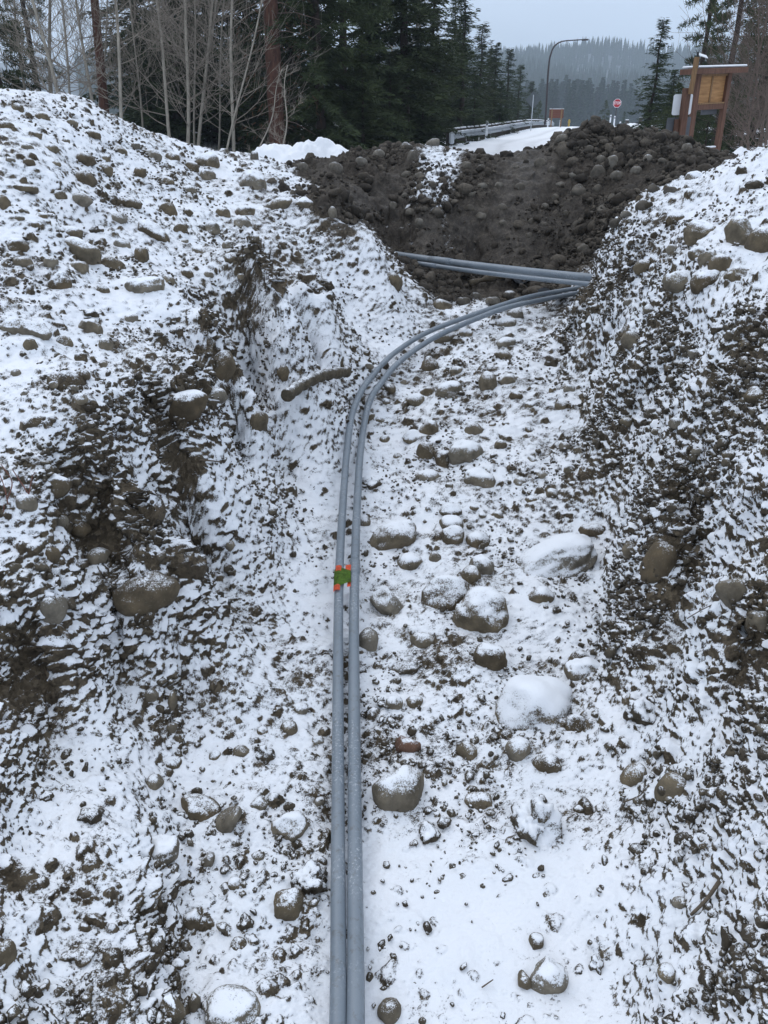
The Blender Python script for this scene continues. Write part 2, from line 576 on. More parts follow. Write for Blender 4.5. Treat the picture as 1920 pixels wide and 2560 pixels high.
CTRL_PXY = [  # pixel + distance
    (0, 220, 11), (100, 225, 11.5), (215, 250, 12), (330, 310, 13), (430, 350, 14), (560, 385, 14.2), (650, 395, 15.5),
    (700, 430, 14.3), (1200, 500, 14.8), (1200, 388, 17), (1490, 310, 17), (1410, 345, 17), (1560, 325, 17), (1340, 376, 17), (1050, 360, 17), (1270, 392, 17), (1130, 380, 17), (960, 378, 16.6),
    (880, 390, 16.3), (780, 408, 16), (1650, 345, 16), (1730, 380, 15.4), (1810, 408, 14.5), (1490, 450, 15.2), (1650, 450, 14), (900, 480, 14.5), (760, 450, 15),
    (1000, 600, 14.3), (1350, 560, 14.3), (1050, 480, 14.4),
]
CTRL_XYZ = [(-14, 12, 3.3), (-9, 16, 2.2), (-6, 19, 1.8), (-3.5, 19, 1.8), (0, 19.5, 1.75), (3, 19.5, 1.7), (5, 20, 1.75), (8, 18.5, 1.95), (9, 22, 1.9), (13, 14, 2.6), (13, 9, 2.6),
            (16, 24, 1.7), (0, 24, 1.55), (-8, 24, 1.8), (6, 24, 1.7), (-16, 24, 1.9), (9, 4, 2.2), (-9, 4, 2.3), (5, 2, 1.7), (-5, 2, 1.8), (2.6, 1.2, .85), (-2.6, 1.2, .8),
            (0, .6, .12), (5, -3, 1.5), (-5, -3, 1.5), (0, -3, 1.4), (-9, 9, 3.0)]


def dom(x, y):
    w = 0.447 * np.maximum(y, 0.8) + 0.70
    return x / w, 1.25 * np.log(np.maximum(y, -2.0) + 3.0)


# broken shoulders of the banks: lip, then the foot a hand's breadth out from it
LIPS = [(440, 985, 1.40, .16, -.06, .5), (385, 960, 1.42, .1, -.1, .35), (230, 1150, 1.30, .12, -.12, .5), (330, 1215, 1.2, .14, -.1, .5), (150, 1205, 1.24, .05, -.16, .42), (400, 1295, .92, .14, -.04, .25),
        (560, 820, 1.52, .16, -.06, .48), (500, 840, 1.46, .1, -.14, .36), (620, 590, 1.98, .12, -.2, .55), (690, 640, 1.86, .2, -.1, .5), (760, 590, 1.9, .2, -.12, .42),
        (1530, 590, 1.74, -.2, -.05, .6), (1500, 640, 1.55, -.2, -.05, .5), (1548, 665, 1.6, -.2, -.08, .42), (1600, 850, 1.27, -.16, -.08, .45), (1560, 900, 1.06, -.14, -.06, .36),
        (1700, 1200, 1.08, -.14, -.08, .45), (1745, 1250, 1.06, -.05, -.14, .38), (1870, 1500, .97, -.1, -.1, .34), (1900, 1590, .9, -.08, -.1, .3), (60, 1540, .82, .08, -.12, .34), (105, 1580, .75, .12, -.06, .3)]
_lp = []
for (u, v, z, dx, dy, dr) in LIPS:
    q = at_z(u, v, z)
    _lp += [q, (q[0] + dx, q[1] + dy, z - dr)]
_c = [at_z(*c) for c in CTRL_PX] + [at_y(*c) for c in CTRL_PXY] + CTRL_XYZ + _lp
_c = np.array(_c, dtype=np.float64)
_cs, _ct = dom(_c[:, 0], _c[:, 1])
_d = np.sqrt((_cs[:, None] - _cs) ** 2 + (_ct[:, None] - _ct) ** 2 + 6e-4)
_n = len(_c)
_A = np.zeros((_n + 3, _n + 3))
_A[:_n, :_n] = _d + np.eye(_n) * -0.006
_A[:_n, _n], _A[:_n, _n + 1], _A[:_n, _n + 2] = 1, _cs, _ct
_A[_n:, :_n] = _A[:_n, _n:].T
_w = np.linalg.solve(_A, np.concatenate([_c[:, 2], [0, 0, 0]]))
_RX = np.array([20, 35, 48, 60, 75, 90, 115, 200, 420, 4000], dtype=float)
_RZ = np.array([1.55, 1.56, 1.68, 1.80, 1.80, 1.65, 1.2, -3.0, -4.0, -4.0])


def zfar(x, y):
    z = np.interp(y, _RX, _RZ)
    # the wood to the left of the road stands a little higher
    edge = 0.27 * y - 12.5
    return z + 0.5 * sstep(0, 10, edge - x) * sstep(22, 30, y) * (1 - sstep(110, 180, y))


def macro(x, y):
    x = np.atleast_1d(np.asarray(x, float))
    y = np.atleast_1d(np.asarray(y, float))
    s, t = dom(np.clip(x, -18, 18), np.clip(y, -4, 26))
    s = np.clip(s, -2.6, 2.6)
    out = np.empty(len(x))
    for i in range(0, len(x), 40000):
        j = slice(i, i + 40000)
        dd = np.sqrt((s[j, None] - _cs) ** 2 + (t[j, None] - _ct) ** 2 + 6e-4)
        out[j] = dd @ _w[:_n] + _w[_n] + _w[_n + 1] * s[j] + _w[_n + 2] * t[j]
    k = np.maximum(sstep(20, 25, y), sstep(11, 17, np.abs(x)))
    return np.where(k > 0, out * (1 - k) + zfar(x, y) * k, out)


# fields: (u, v, snow bias, roughness, wet, smear)
FIELD = [
    # smooth snowy floor near the camera
    (1150, 2350, .30, .25, 0, 0), (1300, 2450, .30, .25, 0, 0), (1000, 2250, .25, .3, 0, 0), (1400, 2250, .32, .2, 0, 0), (1450, 2450, .3, .3, 0, 0), (1150, 2520, .3, .3, 0, 0),
    (950, 2500, .25, .3, 0, 0),
    (1000, 1900, .02, .95, 0, 0), (1250, 1950, .08, .85, 0, 0), (1100, 1750, .02, .95, 0, 0), (1350, 1650, .12, .8, 0, 0), (1500, 1900, .1, .9, 0, 0),
    (1100, 1450, .05, .9, 0, 0), (1400, 1500, .13, .85, 0, 0), (1500, 1350, .12, .85, 0, 0), (1250, 1250, .1, .9, 0, 0), (1350, 1100, .05, .95, 0, 0), (1150, 950, .04, .95, 0, 0), (1130, 1150, .04, .95, 0, 0), (1250, 1050, .05, .95, 0, 0),
    (1350, 900, .06, .85, 0, 0), (1250, 780, .04, .9, 0, 0),
    # right bank
    (1700, 2200, .22, .65, 0, 0), (1800, 2450, .16, .75, 0, 0), (1850, 2050, .2, .75, 0, 0), (1750, 1850, .2, .75, 0, 0), (1880, 1650, -.5, 1.3, .1, 0), (1750, 1300, -.45, 1.3, .1, 0),
    (1690, 1420, -.3, 1.2, 0, 0), (1860, 1250, .18, .9, 0, 0), (1800, 1050, .12, 1.0, 0, 0), (1850, 870, -.2, 1.2, 0, 0), (1600, 930, -.35, 1.2, .2, 0), (1520, 970, -.3, 1.2, 0, 0),
    (1700, 950, .08, 1.0, 0, 0), (1500, 650, -.4, 1.3, .25, 0), (1490, 740, -.35, 1.2, .3, 0), (1620, 600, -.02, 1.0, .1, 0), (1700, 640, .15, .9, 0, 0), (1750, 800, .15, .8, 0, 0), (1640, 750, .05, 1.0, 0, 0),
    (1850, 450, .3, .7, 0, 0), (1800, 550, .2, .8, 0, 0), (1560, 620, -.1, 1.1, .1, 0),
    # left trench wall
    (650, 1400, .22, .65, 0, 0), (600, 1250, .3, .62, 0, 0), (560, 1180, .3, .62, 0, 0), (600, 1080, .28, .62, 0, 0), (700, 1250, .2, .65, 0, 0), (650, 1100, .26, .62, 0, 0), (760, 1080, .18, .55, 0, 0), (700, 960, .24, .62, 0, 0), (640, 980, .24, .62, 0, 0), (750, 860, .22, .5, 0, 0), (760, 780, .2, .5, 0, 0), (850, 720, .18, .5, 0, 0), (950, 700, .14, .6, 0, 0), (520, 1330, .2, .6, 0, 0),
    (600, 1650, .12, .8, 0, 0), (450, 1600, .18, .7, 0, 0), (700, 1750, .1, .8, 0, 0), (550, 1850, .12, .8, 0, 0), (650, 2150, .15, .8, 0, 0), (550, 2400, .2, .7, 0, 0),
    # left scarps
    (250, 1230, -.55, 1.4, .15, 0), (400, 1330, -.5, 1.3, .15, 0), (430, 1500, -.45, 1.2, .1, 0), (180, 1450, -.3, 1.3, .1, 0), (60, 1660, -.55, 1.3, .15, 0), (100, 1400, -.1, 1.2, 0, 0),
    (400, 1050, -.5, 1.3, .15, 0), (470, 950, -.35, 1.2, .1, 0), (560, 860, -.35, 1.3, .1, 0), (480, 1130, -.45, 1.3, .1, 0), (620, 680, -.5, 1.3, .25, 0), (720, 700, -.35, 1.2, .15, 0), (800, 600, -.12, 1.1, .1, 0), (700, 560, -.05, 1.1, 0, 0),
    (300, 1000, .3, .75, 0, 0), (480, 780, .2, .8, 0, 0), (380, 790, .25, .8, 0, 0), (520, 1400, .0, 1, 0, 0),
    # left bank and heap
    (150, 1150, .28, .8, 0, 0), (50, 1000, .28, .75, 0, 0), (200, 850, .24, .8, 0, 0), (100, 700, .12, .9, 0, 0), (350, 650, .15, .9, 0, 0), (200, 500, .10, .9, 0, 0), (400, 500, .1, .9, 0, 0),
    (550, 520, .10, .9, 0, 0), (100, 350, .12, .8, 0, 0), (300, 370, .12, .8, 0, 0), (450, 400, .08, .9, 0, 0), (50, 250, .15, .8, 0, 0), (640, 440, .05, .8, .1, 0),
    (200, 1900, .22, .8, 0, 0), (150, 2100, .18, .85, 0, 0), (250, 2350, .12, .9, 0, 0), (350, 2420, -.12, 1.2, 0, 0), (80, 2280, .2, .7, 0, 0), (300, 1700, .15, .8, 0, 0), (450, 2050, .2, .8, 0, 0), (60, 2480, .1, 1, 0, 0),
    # dark mound
    (700, 455, .08, .9, .4, 0), (640, 420, .15, .8, .3, 0), (600, 430, .15, .8, .1, 0), (690, 420, .08, .8, .4, 0), (730, 470, -.05, .8, .6, 0), (560, 600, .12, .9, 0, 0), (450, 620, .12, .9, 0, 0), (560, 700, .05, 1, 0, 0), (470, 700, .08, 1, 0, 0), (520, 1250, .15, .7, 0, 0), (330, 1120, .05, 1, 0, 0), (200, 1300, -.3, 1.3, .1, 0), (300, 1420, -.05, 1.2, .05, 0), (350, 1560, -.15, 1.2, 0, 0), (1780, 1150, .12, 1, 0, 0), (1870, 1380, .1, 1, 0, 0), (1780, 1500, .1, 1, 0, 0), (1720, 1720, .12, 1, 0, 0), (1650, 1100, .05, 1, 0, 0), (1700, 860, .1, .9, 0, 0), (1880, 730, .2, .8, 0, 0), (1560, 780, .0, 1.1, .1, 0), (1540, 850, .1, 1, 0, 0), (800, 440, -1.0, .9, 1, .4), (900, 500, -1.2, .8, 1, .7), (1000, 480, -1.2, .8, 1, .8), (1060, 580, -1.2, .7, 1, 1), (1150, 560, -1.2, .7, 1, .9), (1280, 570, -1.2, .7, 1, .8), (1400, 560, -1.2, .8, 1, .8), (1330, 430, -1.2, .6, 1, 1.0),
    (1300, 470, -1.2, .7, 1, .9), (1200, 440, -1.2, 1.1, 1, .2), (1450, 380, -1.3, 1.5, 1, .0), (1550, 420, -1.3, 1.4, 1, .1), (1650, 400, -1.3, 1.4, 1, 0), (1580, 500, -1.3, 1.1, 1, .3), (1500, 350, -1.3, 1.6, 1, 0), (1740, 420, -1.2, 1.4, 1, 0),
    (1000, 400, -1.0, 1.2, 1, .1), (1100, 400, .16, 1.0, .5, 0), (1085, 440, .08, 1.0, .5, 0), (1120, 375, .25, 1, .4, 0), (1075, 470, .1, 1, .6, 0), (1200, 690, -1.3, 1.1, 1, .2), (1350, 690, -1.3, 1.1, 1, .2), (1000, 640, -1.0, 1.0, 1, .2), (1450, 640, -1.0, 1.0, 1, .1),
    (1100, 680, -.8, 1, .9, 0), (1380, 480, -1.3, 1, 1, .3), (900, 420, -1.1, 1.2, 1, 0), (820, 500, -1.0, .8, 1, .3), (1250, 390, -1.2, 1.2, 1, 0),
]
FIELD_XY = [(-8, 15, .15, .8, 0, 0), (8, 12, .3, .7, 0, 0), (-3, 18.5, .4, .5, .3, 0), (1, 19, .2, .6, .5, 0), (7, 19, .3, .5, .2, 0), (3, 24, .6, .2, 0, 0), (-8, 22, .3, .5, 0, 0), (9, 24, .5, .3, 0, 0),
            (4, 18.5, -.5, 1, .8, 0), (0, -1, .2, .6, 0, 0), (5, 1, .1, 1, 0, 0), (-5, 1, .1, 1, 0, 0), (-5, 5, .15, .9, 0, 0), (6, 5, .15, .9, 0, 0)]


def hit_macro(u, v, zoff=0.0):
    """first point where the view ray meets the smooth ground"""
    d = ray(u, v)
    ys = np.concatenate([np.linspace(1.0, 24, 1400), np.geomspace(24, 400, 500)])
    ts = ys / d[1]
    z = CAMZ + d[2] * ts
    h = macro(d[0] * ts, ys) + zoff
    k = np.argmax(z < h)
    if not (z < h).any(): k = len(ys) - 1
    if k > 0:
        a, b = z[k - 1] - h[k - 1], z[k] - h[k]
        f = a / (a - b + 1e-9)
        t = ts[k - 1] + (ts[k] - ts[k - 1]) * f
    else:
        t = ts[k]
    return np.array((d[0] * t, d[1] * t, CAMZ + d[2] * t))


_fp = []
for f in FIELD:
    q = hit_macro(f[0], f[1])
    _fp.append((q[0], q[1]) + f[2:])
_fp = np.array(_fp + FIELD_XY)
_fs, _ft = dom(_fp[:, 0], _fp[:, 1])


def fields(x, y):
    s, t = dom(x, y)
    out = np.empty((len(x), 4), dtype=np.float32)
    for i in range(0, len(x), 40000):
        j = slice(i, i + 40000)
        d2 = ((s[j, None] - _fs) ** 2 + (t[j, None] - _ft) ** 2).astype(np.float32)
        w = 1.0 / (d2 + 3e-4) ** 2.1
        out[j] = (w @ _fp[:, 2:].astype(np.float32)) / w.sum(1)[:, None]
    return out


# ---- the sheet: fine where the photograph looks, coarse out to the horizon
NC, NR = 660, 1200
s_core = np.linspace(-1.10, 1.10, NC)
s_side = np.concatenate([np.linspace(1.105, 1.8, 70), [1.9, 2.05, 2.3, 2.7, 3.5, 5, 8, 14]])
S = np.concatenate([-s_side[::-1], s_core, s_side])
y_core = np.exp(np.linspace(math.log(1.25), math.log(21.0), NR))
Y = np.concatenate([[-900, -200, -60, -14, -7, -4, -2.6, -1.6, -.9, -.3, .2, .6, .9, 1.1], y_core,
                    21.0 + np.cumsum(np.geomspace(.08, 3.0, 30)), np.geomspace(66, 2600, 40)])
SS, YY = np.meshgrid(S, Y)
XX = np.clip(SS * (0.447 * np.maximum(YY, 1.0) + 0.70), -2500, 2500)
XX[:, 0], XX[:, 1], XX[:, -2], XX[:, -1] = -2500, np.minimum(-1200, XX[:, 2] - 1), np.maximum(1200, XX[:, -3] + 1), 2500
# columns crowd together where the banks are steep, so cut faces are meshed as finely as the floor
_ys = np.exp(np.linspace(math.log(1.0), math.log(24.0), 110))
_sf = np.linspace(-1.10, 1.10, 900)
_wr = 0.447 * np.maximum(_ys, 1.0) + 0.70
_zz = macro((_sf[None, :] * _wr[:, None]).ravel(), np.repeat(_ys, 900)).reshape(110, 900)
_sl = np.abs(np.gradient(_zz, axis=1)) / (_wr[:, None] * (_sf[1] - _sf[0]))
_den = np.sqrt(1 + 1.6 * np.minimum(_sl, 3.0) ** 2)
_k9 = np.ones(25) / 25
_den = np.apply_along_axis(lambda r: np.convolve(np.pad(r, 12, mode='edge'), _k9, 'valid'), 1, _den)
_den = np.apply_along_axis(lambda r: np.convolve(np.pad(r, 2, mode='edge'), np.ones(5) / 5, 'valid'), 0, _den)
_cum = np.concatenate([np.zeros((110, 1)), np.cumsum((_den[:, 1:] + _den[:, :-1]) / 2, 1)], 1)
_cum /= _cum[:, -1:]
_map = np.stack([np.interp(np.linspace(0, 1, NC), c, _sf) for c in _cum])      # (110, NC)
_c0 = len(s_side)
for i, y in enumerate(Y):
    f = np.interp(math.log(min(max(y, 1.0), 24.0)), np.log(_ys), np.arange(110))
    a_, b_ = int(f), min(109, int(f) + 1)
    srow = _map[a_] * (1 - (f - a_)) + _map[b_] * (f - a_)
    k = float(1 - sstep(20.0, 24.0, np.array([y]))[0])
    XX[i, _c0:_c0 + NC] = (srow * k + s_core * (1 - k)) * (0.447 * max(y, 1.0) + 0.70)
gx, gy = XX.ravel(), YY.ravel()
gz = macro(gx, gy)
nr, nc = SS.shape
F4 = fields(gx, gy)
near = (1 - sstep(19.5, 26, gy)) * (1 - sstep(12, 17, np.abs(gx)))
F4[:, 1] *= 0.15 + 0.85 * near
wood_edge = 0.27 * gy - 10.0
inwood = sstep(-1, 3, wood_edge - gx) * sstep(22, 27, gy)
inwood = np.maximum(inwood, sstep(0, 5, gx - (0.33 * gy + 3.5)) * sstep(22, 26, gy))
F4[:, 0] = F4[:, 0] * near + (1 - near) * (0.45 * (1 - inwood) - 0.55 * inwood)
F4[:, 2] = F4[:, 2] * near + (1 - near) * 0.3 * inwood
F4[:, 3] *= near


def grid_normals(P):
    G = P.reshape(nr, nc, 3)
    du = np.gradient(G, axis=1)
    dv = np.gradient(G, axis=0)
    n = np.cross(du, dv).reshape(-1, 3)
    n /= np.linalg.norm(n, axis=1)[:, None] + 1e-12
    return n


P = np.stack([gx, gy, gz], 1).astype(np.float32)
nm = grid_normals(P)
rough = F4[:, 1]
wetf = F4[:, 2]
# broad lumps and hollows first, so the scarps are ragged
lump = fbm(P * 1.9, 3, 4)
P = P + nm * (lump * 0.055 * (0.35 + 0.75 * rough) * np.minimum(1, 0.25 + 0.25 * gy))[:, None].astype(np.float32)
steep = sstep(0.86, 0.55, nm[:, 2])
# eroded cavities in the scarps: pushed into the bank under the lip
CAV = [(620, 640, .24, .18), (685, 705, .2, .15), (590, 600, .13, .09), (740, 650, .11, .07), (800, 570, .10, .05),
       (545, 865, .15, .13), (590, 915, .12, .09), (520, 800, .12, .08), (455, 800, .09, .05),
       (395, 1010, .14, .13), (430, 1085, .14, .13), (375, 955, .10, .07), (475, 1140, .11, .08),
       (195, 1190, .14, .13), (285, 1225, .18, .17), (345, 1295, .17, .16), (150, 1275, .14, .12), (420, 1420, .10, .06), (250, 1340, .16, .13), 
       (40, 1600, .15, .13), (95, 1655, .15, .13), (25, 1720, .12, .10), (380, 2255, .045, .03), (392, 2400, .05, .035), (388, 2330, .04, .03), (40, 2190, .07, .06), (582, 2060, .05, .07),
       (1500, 640, .27, .14), (1482, 725, .24, .13), (1512, 590, .17, .08), (1548, 690, .14, .07),
       (1522, 965, .13, .09), (1562, 900, .15, .10), (1602, 835, .12, .08), (1575, 1000, .09, .05), (1640, 960, .10, .06),
       (1700, 1235, .12, .12), (1742, 1290, .13, .14), (1690, 1330, .11, .10), (1725, 1400, .10, .08), (1662, 1490, .08, .05),
       (1862, 1560, .12, .13), (1900, 1650, .12, .14), (1842, 1655, .09, .08), (1880, 1475, .09, .07), (1880, 870, .10, .06), (1790, 930, .08, .05), (1668, 1890, .045, .06),
       (1598, 2150, .035, .02), (1594, 2220, .035, .02), (1606, 2300, .035, .025), (1618, 2400, .035, .025), (1640, 2490, .04, .025)]
cavity = np.zeros(len(P), dtype=np.float32)
for (u, v, rad, dep) in CAV:
    q = hit_macro(u, v)
    d2 = ((P - q) ** 2).sum(1)
    k = np.exp(-(d2 / (rad * rad)) ** 1.1) * dep * .8
    cavity = np.maximum(cavity, np.exp(-(d2 / (rad * rad * 1.1)) ** 1.3))
    hn = nm.copy()
    hn[:, 2] *= 0.1
    P = P - hn * k[:, None].astype(np.float32)
nm = grid_normals(P)
P = P + nm * (wetf * (1 - .8 * F4[:, 3]) * fbm(P * 4.5, 131, 3) * .05)[:, None].astype(np.float32)
warp = np.stack([vnoise(P * 22, 11), vnoise(P * 22, 12), vnoise(P * 22, 13)], 1)
warp2 = np.stack([vnoise(P * 70, 14), vnoise(P * 70, 15), vnoise(P * 70, 16)], 1)
Q = P + warp * 0.014 + warp2 * 0.004
patch = np.clip(0.5 + 0.75 * fbm(P * 2.6, 31, 3), 0.12, 1.3)      # clods come in drifts
dn = np.clip((rough + .5 * cavity) * patch * (0.8 + 0.5 * steep) * (1 + .9 * wetf * (1 - F4[:, 3])), 0, 1.9)
disp = clods(Q, 0.34, 101, dn * 0.10) * 0.5
disp = np.maximum(disp, clods(Q, 0.15, 102, dn * 0.20) * 0.8)
disp = np.maximum(disp, clods(Q, 0.085, 103, dn * 0.42) * 0.95)
disp = np.maximum(disp, clods(Q, 0.046, 104, np.clip(dn * 0.95, 0, .95)) * (1 - .7 * sstep(9, 14, gy)))
tiny = clods(Q, 0.026, 105, np.clip(dn * 1.1, 0, .95))
fade_t = 1 - sstep(5, 9, gy)
disp = np.maximum(disp, tiny * fade_t)
fine = fbm(P * 16, 51, 4, 0.55) * 0.010 * (0.35 + rough) + wetf * fbm(P * 7, 53, 4, .6) * .022 + wetf * np.maximum(0, vnoise(P * 5, 57)) ** 2 * .05
crumb = (np.abs(vnoise(P * 45, 71)) * 0.018 + np.abs(vnoise(P * 21, 72)) * .03) * np.maximum(steep, cavity) * rough
P = P + nm * ((disp * np.minimum(1, 0.3 + rough) + fine + crumb) * (0.1 + 0.9 * near))[:, None].astype(np.float32)
nf = grid_normals(P)
nzs = nf[:, 2].reshape(nr, nc)
# sheltered hollows and gentle tops keep snow, clod flanks and scarps shed it
rel = nf[:, 2] - nm[:, 2]
snow = 0.77 + 1.75 * rel + 0.34 * (nm[:, 2] - 0.85) + np.where(F4[:, 0] < 0, F4[:, 0] * (1 - .6 * (1 - wetf)), F4[:, 0]) + 0.20 * fbm(P * 3.3, 81, 3) + 0.2 * fbm(P * 14, 82, 2)
snow -= 0.20 * sstep(0.006, 0.03, disp)
snow -= 0.72 * cavity * (0.9 + 1.0 * fbm(P * 7, 83, 4))
quads = (np.arange(nr - 1)[:, None] * nc + np.arange(nc - 1)[None, :]).ravel()
faces = np.stack([quads, quads + 1, quads + nc + 1, quads + nc], 1)
g_me = mesh_np('ground', P, faces)
for nm_, arr in (('snow', snow), ('wet', wetf), ('smear', F4[:, 3])):
    at = g_me.attributes.new(nm_, 'FLOAT', 'POINT')
    at.data.foreach_set('value', np.ascontiguousarray(arr, dtype=np.float32))
ground = link('ground', g_me, M_TERRAIN)
tag(ground, 'snow-dusted stony ground with a trench cut through it', kind='structure')
GP, GN_, GROW = P, nf, (nr, nc)
_kx = SS[0]
_ky = Y


def ground_idx(x, y):
    """index of the sheet's vertex nearest to (x, y)"""
    i = np.clip(np.searchsorted(_ky, y), 1, nr - 1)
    s = x / (0.447 * max(y, 1.0) + 0.70)
    j = np.clip(np.searchsorted(_kx, s), 1, nc - 1)
    return i * nc + j


_px = GP.astype(np.float64)
_dep = _px[:, 1] * CP - (_px[:, 2] - CAMZ) * SP
_pu = 960 + FPX * _px[:, 0] / np.maximum(_dep, .01)
_pv = 1280 - FPX * (_px[:, 1] * SP + (_px[:, 2] - CAMZ) * CP) / np.maximum(_dep, .01)


def hit(u, v):
    """nearest visible vertex of the real (displaced) ground along a view ray"""
    m = np.where((np.abs(_pu - u) < 9) & (np.abs(_pv - v) < 9) & (_dep > .5) & (_px[:, 1] < 60))[0]
    if len(m) == 0:
        q = hit_macro(u, v)
        return q, ground_idx(q[0], q[1])
    k = m[np.argmin(_dep[m] + 0.02 * np.hypot(_pu[m] - u, _pv[m] - v))]
    return _px[k].copy(), k


def settle(rocks):
    """soil and snow banked up round the feet of the stones"""
    for (o, u, v, px, wm, hm, sn, kd, wet) in rocks:
        c = np.array(o.location[:], dtype=np.float32)
        y0, y1 = np.searchsorted(_ky, (c[1] - wm * 1.6, c[1] + wm * 1.6))
        a, b = max(0, y0 - 1) * nc, min(nr, y1 + 1) * nc
        d2 = ((GP[a:b, :2] - c[:2]) ** 2).sum(1) / (.30 * (wm + hm)) ** 2
        near_ = d2 < 7
        if not near_.any(): continue
        ang = np.arctan2(GP[a:b, 1] - c[1], GP[a:b, 0] - c[0])
        k = np.exp(-d2 * .75) * (.8 + .35 * np.sin(ang * 2 + u) + .2 * np.sin(ang * 5 + v))
        dz = .24 * hm * k * near_
        top_ = c[2] - .05 * hm
        z = GP[a:b, 2]
        GP[a:b, 2] = np.where(z < top_, np.minimum(z + dz, np.maximum(z, top_)), z)
    g_me.vertices.foreach_set('co', np.ascontiguousarray(GP, dtype=np.float32).ravel())
    g_me.update()
# ------------------------------------------------------------------ stones and lumps
def ico(sub):
    bm = bmesh.new()
    bmesh.ops.create_icosphere(bm, subdivisions=sub, radius=1.0)
    v = np.array([x.co[:] for x in bm.verts], dtype=np.float32)
    f = np.array([[x.index for x in p.verts] for p in bm.faces], dtype=np.int32)
    bm.free()
    return v, f


ICO2, ICO3, ICO4 = ico(2), ico(3), ico(4)


def stone_shape(kind, seed, base):
    v = base[0].copy()
    r = np.random.default_rng(seed)
    off = r.uniform(-50, 50, 3).astype(np.float32)
    if kind == 'round':
        e = r.uniform(1.95, 2.35)
        v = v / ((np.abs(v) ** e).sum(1) ** (1 / e))[:, None]
        k = 1 + 0.16 * vnoise(v * 1.1 + off, seed) + 0.06 * vnoise(v * 2.6 + off, seed + 1) + 0.02 * vnoise(v * 7 + off, seed + 2)
        for _ in range(r.integers(2, 5)):
            d = r.normal(size=3)
            d /= np.linalg.norm(d)
            v = v - np.maximum(v @ d - r.uniform(.66, .86), 0)[:, None] * d[None, :] * .75
        v = v * k[:, None] * 1.06
    elif kind == 'angular':
        for _ in range(9):
            d = r.normal(size=3)
            d /= np.linalg.norm(d)
            h = r.uniform(0.55, 0.88)
            over = np.maximum(v @ d - h, 0)
            v = v - over[:, None] * d[None, :] * 0.92
        v = v * (1.15 + 0.07 * vnoise(v * 2.2 + off, seed) + 0.02 * vnoise(v * 8 + off, seed + 2))[:, None]
    else:
        q = v * 1.0 + off
        k = 0.80 + 0.30 * vnoise(v * 1.5 + off, seed) + 0.22 * vnoise(v * 3.4 + off, seed + 1) + 0.12 * vnoise(v * 8 + off, seed + 2)
        k += clods(q.astype(np.float32), 0.55, seed, np.full(len(v), .8, dtype=np.float32)) * 0.55
        v = v * k[:, None]
    return v.astype(np.float32)


SHAPES = {}
for k_, nk in (('round', 9), ('angular', 6), ('clod', 6)):
    SHAPES[k_] = []
    for i in range(nk):
        me = mesh_np({'round': 'rounded_stone', 'angular': 'angular_stone', 'clod': 'soil_lump'}[k_], stone_shape(k_, 500 + i * 31 + len(k_), ICO3), ICO3[1])
        SHAPES[k_].append(me)
_made = {}


def shape_with(kind, i, mat):
    key = (kind, i, mat.name)
    if key not in _made:
        me = SHAPES[kind][i].copy()
        me.materials.append(mat)
        _made[key] = me
    return _made[key]


ROCKS = []      # (object, u, v, size in px) for the labels


def place(u, v, w, h, roll=0, snow=.4, kind='round', label=None, thick=0.0, wet=False, name=None, cat=None, flat=None, sink=.25, mat=None):
    q, k = hit(u, v + h * (.5 - sink))
    dep = q[1] * CP - (q[2] - CAMZ) * SP
    wm, hm = w * dep / FPX, h * dep / FPX
    c = Vector(q) + Vector((0, SP, CP)) * hm * (.5 - sink) + Vector((0, CP, -SP)) * hm * .16 - Vector((0, 0, hm * .07))
    dm = flat if flat is not None else (0.55 * wm + 0.45 * hm) * random.uniform(.85, 1.1)
    kd = {'r': 'round', 'a': 'angular', 'c': 'clod'}.get(kind, kind)
    if mat is None:
        mat = (M_CLOD_WET if wet else M_CLOD) if kd == 'clod' else (M_STONE_WET if wet else M_STONE)
    i = random.randrange(len(SHAPES[kd]))
    nm_ = name or ('soil_lump' if kd == 'clod' else ('boulder' if max(wm, hm) > .26 else 'stone'))
    cat = cat or {'soil_lump': 'soil lump', 'boulder': 'boulder', 'stone': 'stone'}.get(nm_, 'stone')
    eul = Euler((random.uniform(-.25, .05), R(roll), random.uniform(-.35, .35)))
    sc = Vector((wm / 2 * 1.03, dm / 2, hm / 2 * 1.08))
    if thick > 0:
        vv = stone_shape(kd, random.randrange(9999), ICO4) * np.array(sc[:], dtype=np.float32)
        M = np.array(eul.to_matrix(), dtype=np.float32)
        vv = vv @ M.T
        me = mesh_np(nm_, vv, ICO4[1])
        nn = np.empty(len(vv) * 3, dtype=np.float32)
        me.vertices.foreach_get('normal', nn)
        nn = nn.reshape(-1, 3)
        wv = vv + np.array(c[:], dtype=np.float32)
        msk = sstep(-.02, .22, 1.3 * nn[:, 2] - 1.25 + snow + 0.5 * vnoise(wv * 20, 3) + .35 * vnoise(wv * 60, 5))
        lift = msk * thick * .7 * (0.8 + 0.35 * vnoise(wv * 30, 9))
        vv = vv + nn * (lift * .35)[:, None] + np.array([0, 0, 1], dtype=np.float32) * (lift * .75)[:, None]
        me = mesh_np(nm_, vv, ICO4[1])
        me.materials.append(mat)
        o = link(nm_, me)
        o.location = c
    else:
        o = link(nm_, shape_with(kd, i, mat))
        o.location = c
        o.rotation_euler = eul
        o.scale = sc
    o['snow_cover'] = float(snow)
    tag(o, label, cat, 'stones and boulders lying in and around the trench' if cat != 'soil lump' else 'lumps of soil lying in and around the trench')
    ROCKS.append([o, u, v, max(w, h), wm, hm, snow, kd, wet])
    return o


